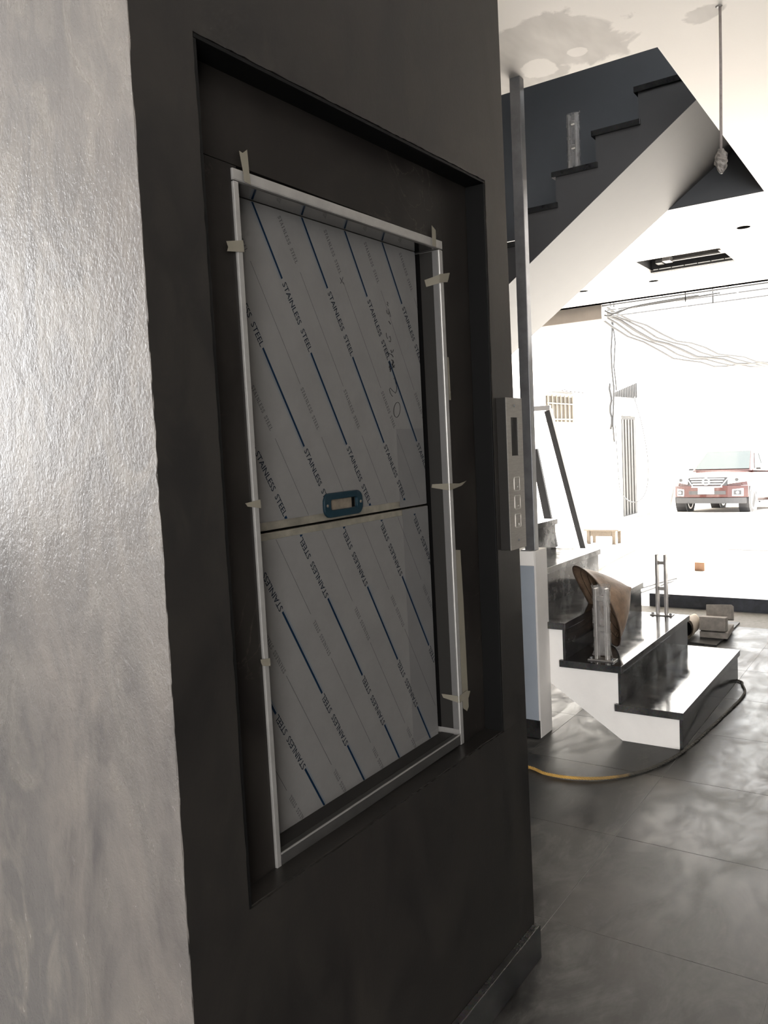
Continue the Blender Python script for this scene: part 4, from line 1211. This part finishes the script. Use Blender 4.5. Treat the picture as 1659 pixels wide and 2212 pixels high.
def bar3(a, b, w_, d_, name, mt, par):
    a = Vector(a); b = Vector(b); t = (b - a).normalized(); u = Vector((1, 0, 0)) if abs(t.x) < 0.9 else Vector((0, 1, 0))
    u = (u - t * u.dot(t)).normalized(); v = t.cross(u)
    vs = []
    for p in (a, b):
        for su, sv in ((-1, -1), (1, -1), (1, 1), (-1, 1)): vs.append(p + u * su * w_ / 2 + v * sv * d_ / 2)
    return MB().add(vs, [(0, 1, 2, 3), (7, 6, 5, 4), (0, 4, 5, 1), (1, 5, 6, 2), (2, 6, 7, 3), (3, 7, 4, 0)]).build(name, mt, par, 0.003)


bar3((9.85, 3.66, 0.03), (9.85, 4.085, 1.78), 0.05, 0.085, 'right_stile', M['framedark'], FR)
bar3((9.845, 3.62, 0.03), (9.845, 4.045, 1.80), 0.055, 0.018, 'stile_edge', M['alu'], FR)
bar3((9.85, 4.05, 1.815), (9.85, 4.385, 1.815), 0.06, 0.06, 'top_rail', M['framegrey'], FR)
FR2 = tag(bar3((10.0, 4.12, 0.03), (10.0, 4.35, 1.30), 0.05, 0.10, 'leaning_bar', M['framedark'], None), 'dark aluminium bar leaning on the side wall behind the stairs', 'metal bar')
bn = thing('wooden_bench', 'low raw wood bench beyond the stairs near the lane', 'bench', (10.9, 3.9, gz(10.9)))
MB().box((10.75, 3.52, 0.165), (11.10, 4.02, 0.185)).build('top', M['wood'], bn, 0.003)
for y in (3.58, 3.93):
    for x in (10.79, 11.02): MB().box((x, y, gz(11.1)), (x + 0.045, y + 0.045, 0.1645)).build('leg', M['wood'], bn, 0.002)
MB().box((10.80, 3.63, 0.09), (10.82, 3.925, 0.1645)).build('apron', M['wood'], bn)
for k, lab in enumerate(('upper raw wood plank on the passage floor beyond the stairs', 'lower raw wood plank on the passage floor beyond the stairs')):
    o = MB().box((-0.9, -0.06, 0), (0.9, 0.06, 0.03)).build('wood_plank', M['wood'], None, 0.002)
    o.location = (9.05 + 0.04 * k, 3.05 - 0.02 * k, 0.0305 - 0.0325 * k); o.rotation_euler = (0, 0, 0.06 - 0.05 * k)
    tag(o, lab, 'plank', 'wood planks')
tag(MB().box((8.02, 2.03, 0.1045), (8.10, 2.12, 0.185)).build('brown_block', M['cardboard'], bevel=0.004), 'small orange-brown block on the forecourt edge', 'block')
bpy.data.objects['brown_block'].location.y -= 0.21
for k, (a, b, lab) in enumerate((((7.0, 2.22, 0.012), (8.35, 2.02, 0.012), 'nearer of two thin steel rods on the passage floor'), ((7.05, 2.34, 0.012), (8.1, 2.10, 0.012), 'farther of two thin steel rods on the passage floor'))):
    tag(MB().tube([a, b], 0.009, 6).build('steel_rod', M['framedark']), lab, 'rod', 'steel rods on the passage floor')
tag(MB().box((9.6, -0.5, 0.1045), (9.66, 1.96, 0.118)).build('floor_track', M['alu']), 'thin metal track across the forecourt floor', 'track')

# ------------------------------------------------------------------ car parked in the lane
car = bpy.data.objects.new('car', None); COL.objects.link(car)
tag(car, 'maroon pickup-style car with chrome grille parked in the bright lane', 'car')


def fx(y): return 0.40 * (abs(y) / 0.93) ** 2.6


def cp(mb, name, mt, par=None, bevel=0.0, smooth=False):
    o = mb.build(name, mt, None, bevel, smooth); o.parent = par or car; return o


def panel(y0, y1, b0, b1, t0, t1, off, th=0.05, n=10, mb=None, rake=0.0):
    mb = mb or MB(); vs = []; fs = []
    for i in range(n + 1):
        t = i / n; y = y0 + (y1 - y0) * t; zb = b0 + (b1 - b0) * t; zt = t0 + (t1 - t0) * t
        x = fx(y) - off
        vs += [(x, y, zb), (x + rake, y, zt), (x + th + rake, y, zt), (x + th, y, zb)]
    for i in range(n):
        a = i * 4; b = a + 4
        fs += [(a, b, b + 1, a + 1), (a + 1, b + 1, b + 2, a + 2), (a + 2, b + 2, b + 3, a + 3), (a + 3, b + 3, b, a)]
    fs += [(0, 1, 2, 3), (n * 4 + 3, n * 4 + 2, n * 4 + 1, n * 4)]
    return mb.add(vs, fs)


def section(x, hw, zb, zt, crown):
    h = [(0, zb), (hw * 0.85, zb), (hw, zb + 0.10), (hw * 1.01, zb + 0.35), (hw * 0.985, zt - 0.16), (hw * 0.93, zt - 0.05), (hw * 0.72, zt), (0, zt + crown)]
    return [(x, y, z) for y, z in h] + [(x, -y, z) for y, z in h[-2:0:-1]]


secs = [section(0.30, 0.80, 0.42, 0.97, 0.015), section(0.42, 0.89, 0.40, 1.01, 0.02), section(0.9, 0.925, 0.36, 1.09, 0.03), section(1.5, 0.925, 0.33, 1.14, 0.03),
        section(3.6, 0.925, 0.33, 1.15, 0.0), section(5.2, 0.91, 0.42, 1.13, 0.0)]
m = MB(); n = len(secs[0])
for s_ in secs: m.v += s_
for i in range(len(secs) - 1):
    for k in range(n): m.f.append((i * n + k, i * n + (k + 1) % n, (i + 1) * n + (k + 1) % n, (i + 1) * n + k))
m.f += [tuple(range(n)), tuple(range((len(secs) - 1) * n, len(secs) * n))]
cp(m, 'body', M['carpaint'], smooth=False, bevel=0.02)
cab = [[(1.32, 0.80, 1.13), (2.12, 0.63, 1.70), (3.35, 0.62, 1.72), (3.72, 0.80, 1.13)]]
c_ = MB()
vs = []
for (x, y, z) in cab[0]: vs += [(x, y, z), (x, -y, z)]
c_.add(vs, [(0, 1, 3, 2), (2, 3, 5, 4), (4, 5, 7, 6), (0, 2, 4, 6), (1, 7, 5, 3), (0, 6, 7, 1)])
cp(c_, 'cabin', M['carpaint'], bevel=0.05)


def quad_plate(pts, name, mt, th=0.008):
    a, b, c2, d2 = [Vector(p) for p in pts]; nrm = (b - a).cross(d2 - a).normalized()
    o = [p + nrm * th for p in (a, b, c2, d2)] + [p - nrm * th for p in (a, b, c2, d2)]
    return cp(MB().add(o, [(0, 1, 2, 3), (7, 6, 5, 4), (0, 4, 5, 1), (1, 5, 6, 2), (2, 6, 7, 3), (3, 7, 4, 0)]), name, mt)


quad_plate([(1.40, 0.70, 1.195), (1.40, -0.70, 1.195), (2.08, -0.57, 1.68), (2.08, 0.57, 1.68)], 'windscreen', M['glass'], 0.012)
for s_ in (-1, 1):
    quad_plate([(1.62, s_ * 0.775, 1.21), (2.45, s_ * 0.775, 1.21), (2.45, s_ * 0.655, 1.63), (2.10, s_ * 0.655, 1.63)], 'side_window', M['glass'], 0.012)
    quad_plate([(2.52, s_ * 0.775, 1.21), (3.5, s_ * 0.775, 1.21), (3.28, s_ * 0.655, 1.63), (2.52, s_ * 0.655, 1.63)], 'side_window', M['glass'], 0.012)
    mr = cp(MB().cbox((1.62, s_ * 1.04, 1.25), (0.12, 0.22, 0.17)), 'mirror', M['lamp'], bevel=0.04)
    cp(MB().cbox((1.64, s_ * 0.90, 1.20), (0.06, 0.16, 0.05)), 'mirror_arm', M['cartrim'])
cp(panel(-0.92, 0.92, 0.46, 0.46, 0.76, 0.76, 0.02, 0.10, 22), 'bumper', M['carpaint'], bevel=0.012)
cp(panel(-0.88, 0.88, 0.30, 0.30, 0.455, 0.455, 0.0, 0.12, 20), 'lower_skirt', M['cartrim'], bevel=0.012)
cp(panel(-0.80, 0.80, 0.765, 0.765, 0.985, 0.985, -0.05, 0.10, 18, rake=0.05), 'nose', M['carpaint'])
gr = cp(panel(-0.48, 0.48, 0.74, 0.74, 0.985, 0.985, -0.005, 0.06, 12, rake=0.03), 'grille', M['cartrim'])
ch = MB()
panel(-0.50, 0.50, 0.975, 0.975, 1.005, 1.005, 0.03, 0.05, 10, ch); panel(-0.38, 0.38, 0.715, 0.715, 0.745, 0.745, 0.03, 0.05, 10, ch)
panel(-0.54, -0.34, 0.975, 0.72, 1.0, 0.745, 0.035, 0.05, 4, ch); panel(0.34, 0.54, 0.72, 0.975, 0.745, 1.0, 0.035, 0.05, 4, ch)
cp(ch, 'chrome_surround', M['lamp'])
for k in range(3):
    cp(panel(-0.42 + 0.03 * k, 0.42 - 0.03 * k, 0.92 - 0.065 * k, 0.92 - 0.065 * k, 0.945 - 0.065 * k, 0.945 - 0.065 * k, 0.022, 0.03, 8), 'grille_slat', M['lamp'], gr)
bd = MB().lathe([(0.095, 0), (0.095, 0.02), (0.068, 0.02), (0.068, 0)], 24, Matrix.Translation((-0.035, 0, 0.865)) @ Matrix.Rotation(math.radians(-90), 4, 'Y'), close=True)
bd.cbox((-0.05, 0, 0.865), (0.02, 0.21, 0.045)); cp(bd, 'badge', M['lamp'])
for s_ in (-1, 1):
    y0, y1 = (0.50, 0.87) if s_ > 0 else (-0.87, -0.50)
    b0, b1 = (0.80, 0.86) if s_ > 0 else (0.86, 0.80)
    hl = cp(panel(y0, y1, b0, b1, 0.985, 0.985, 0.022, 0.07, 8, rake=0.05), 'headlamp', M['lamp'])
    yy = s_ * 0.70
    cp(MB().lathe([(0.045, 0), (0.045, 0.02)], 12, Matrix.Translation((fx(yy) - 0.03, yy, 0.91)) @ Matrix.Rotation(math.radians(-90), 4, 'Y')), 'lamp_lens', M['cartrim'], hl)
    y0, y1 = (0.60, 0.83) if s_ > 0 else (-0.83, -0.60)
    fs_ = cp(panel(y0, y1, 0.49, 0.49, 0.66 if s_ > 0 else 0.69, 0.69 if s_ > 0 else 0.66, 0.035, 0.05, 5), 'fog_surround', M['lamp'], bevel=0.01)
    cp(panel(y0 + 0.035, y1 - 0.035, 0.52, 0.52, 0.64, 0.64, 0.045, 0.04, 4), 'fog_recess', M['cartrim'], fs_)
    yy = s_ * 0.72
    cp(MB().lathe([(0.035, 0), (0.035, 0.02)], 12, Matrix.Translation((fx(yy) - 0.05, yy, 0.58)) @ Matrix.Rotation(math.radians(-90), 4, 'Y')), 'fog_lamp', M['lamp'], fs_)
cp(panel(-0.46, 0.46, 0.535, 0.535, 0.625, 0.625, 0.03, 0.05, 10), 'lower_intake', M['cartrim'])
cp(MB().box((-0.055, -0.20, 0.545), (-0.035, 0.20, 0.735)), 'number_plate', M['plate'], bevel=0.004)
for (x, s_) in ((0.88, 1), (0.88, -1), (4.03, 1), (4.03, -1)):
    MX = Matrix.Translation((x, s_ * 0.80, 0.385)) @ Matrix.Rotation(math.radians(90), 4, 'X')
    wh = cp(MB().lathe([(0.25, -0.13), (0.36, -0.13), (0.385, -0.09), (0.385, 0.09), (0.36, 0.13), (0.25, 0.13)], 28, MX), 'wheel', M['tyre'])
    rm = MB().lathe([(0.25, -0.132), (0.25, 0.132), (0.21, 0.132), (0.21, -0.132)], 24, MX, close=True)
    for k in range(6):
        a = k * math.pi / 3
        rm.box((-0.03, 0, -0.115), (0.03, 0.23, 0.115), MX @ Matrix.Rotation(a, 4, 'Z'))
    cp(rm, 'rim', M['chrome'], wh)
    cp(MB().lathe([(0.45, -0.14), (0.45, 0.125)], 24, Matrix.Translation((x, s_ * 0.80, 0.42)) @ Matrix.Rotation(math.radians(90), 4, 'X')), 'wheel_arch', M['cartrim'])
for y in (-0.985, 0.935): cp(MB().box((1.35, y, 0.30), (3.55, y + 0.05, 0.345)), 'side_step', M['cartrim'])
car.location = (22.2, 4.96, gz(23.6) - 0.0)
car.rotation_euler = (0, math.atan(-gs), math.radians(-3.5))
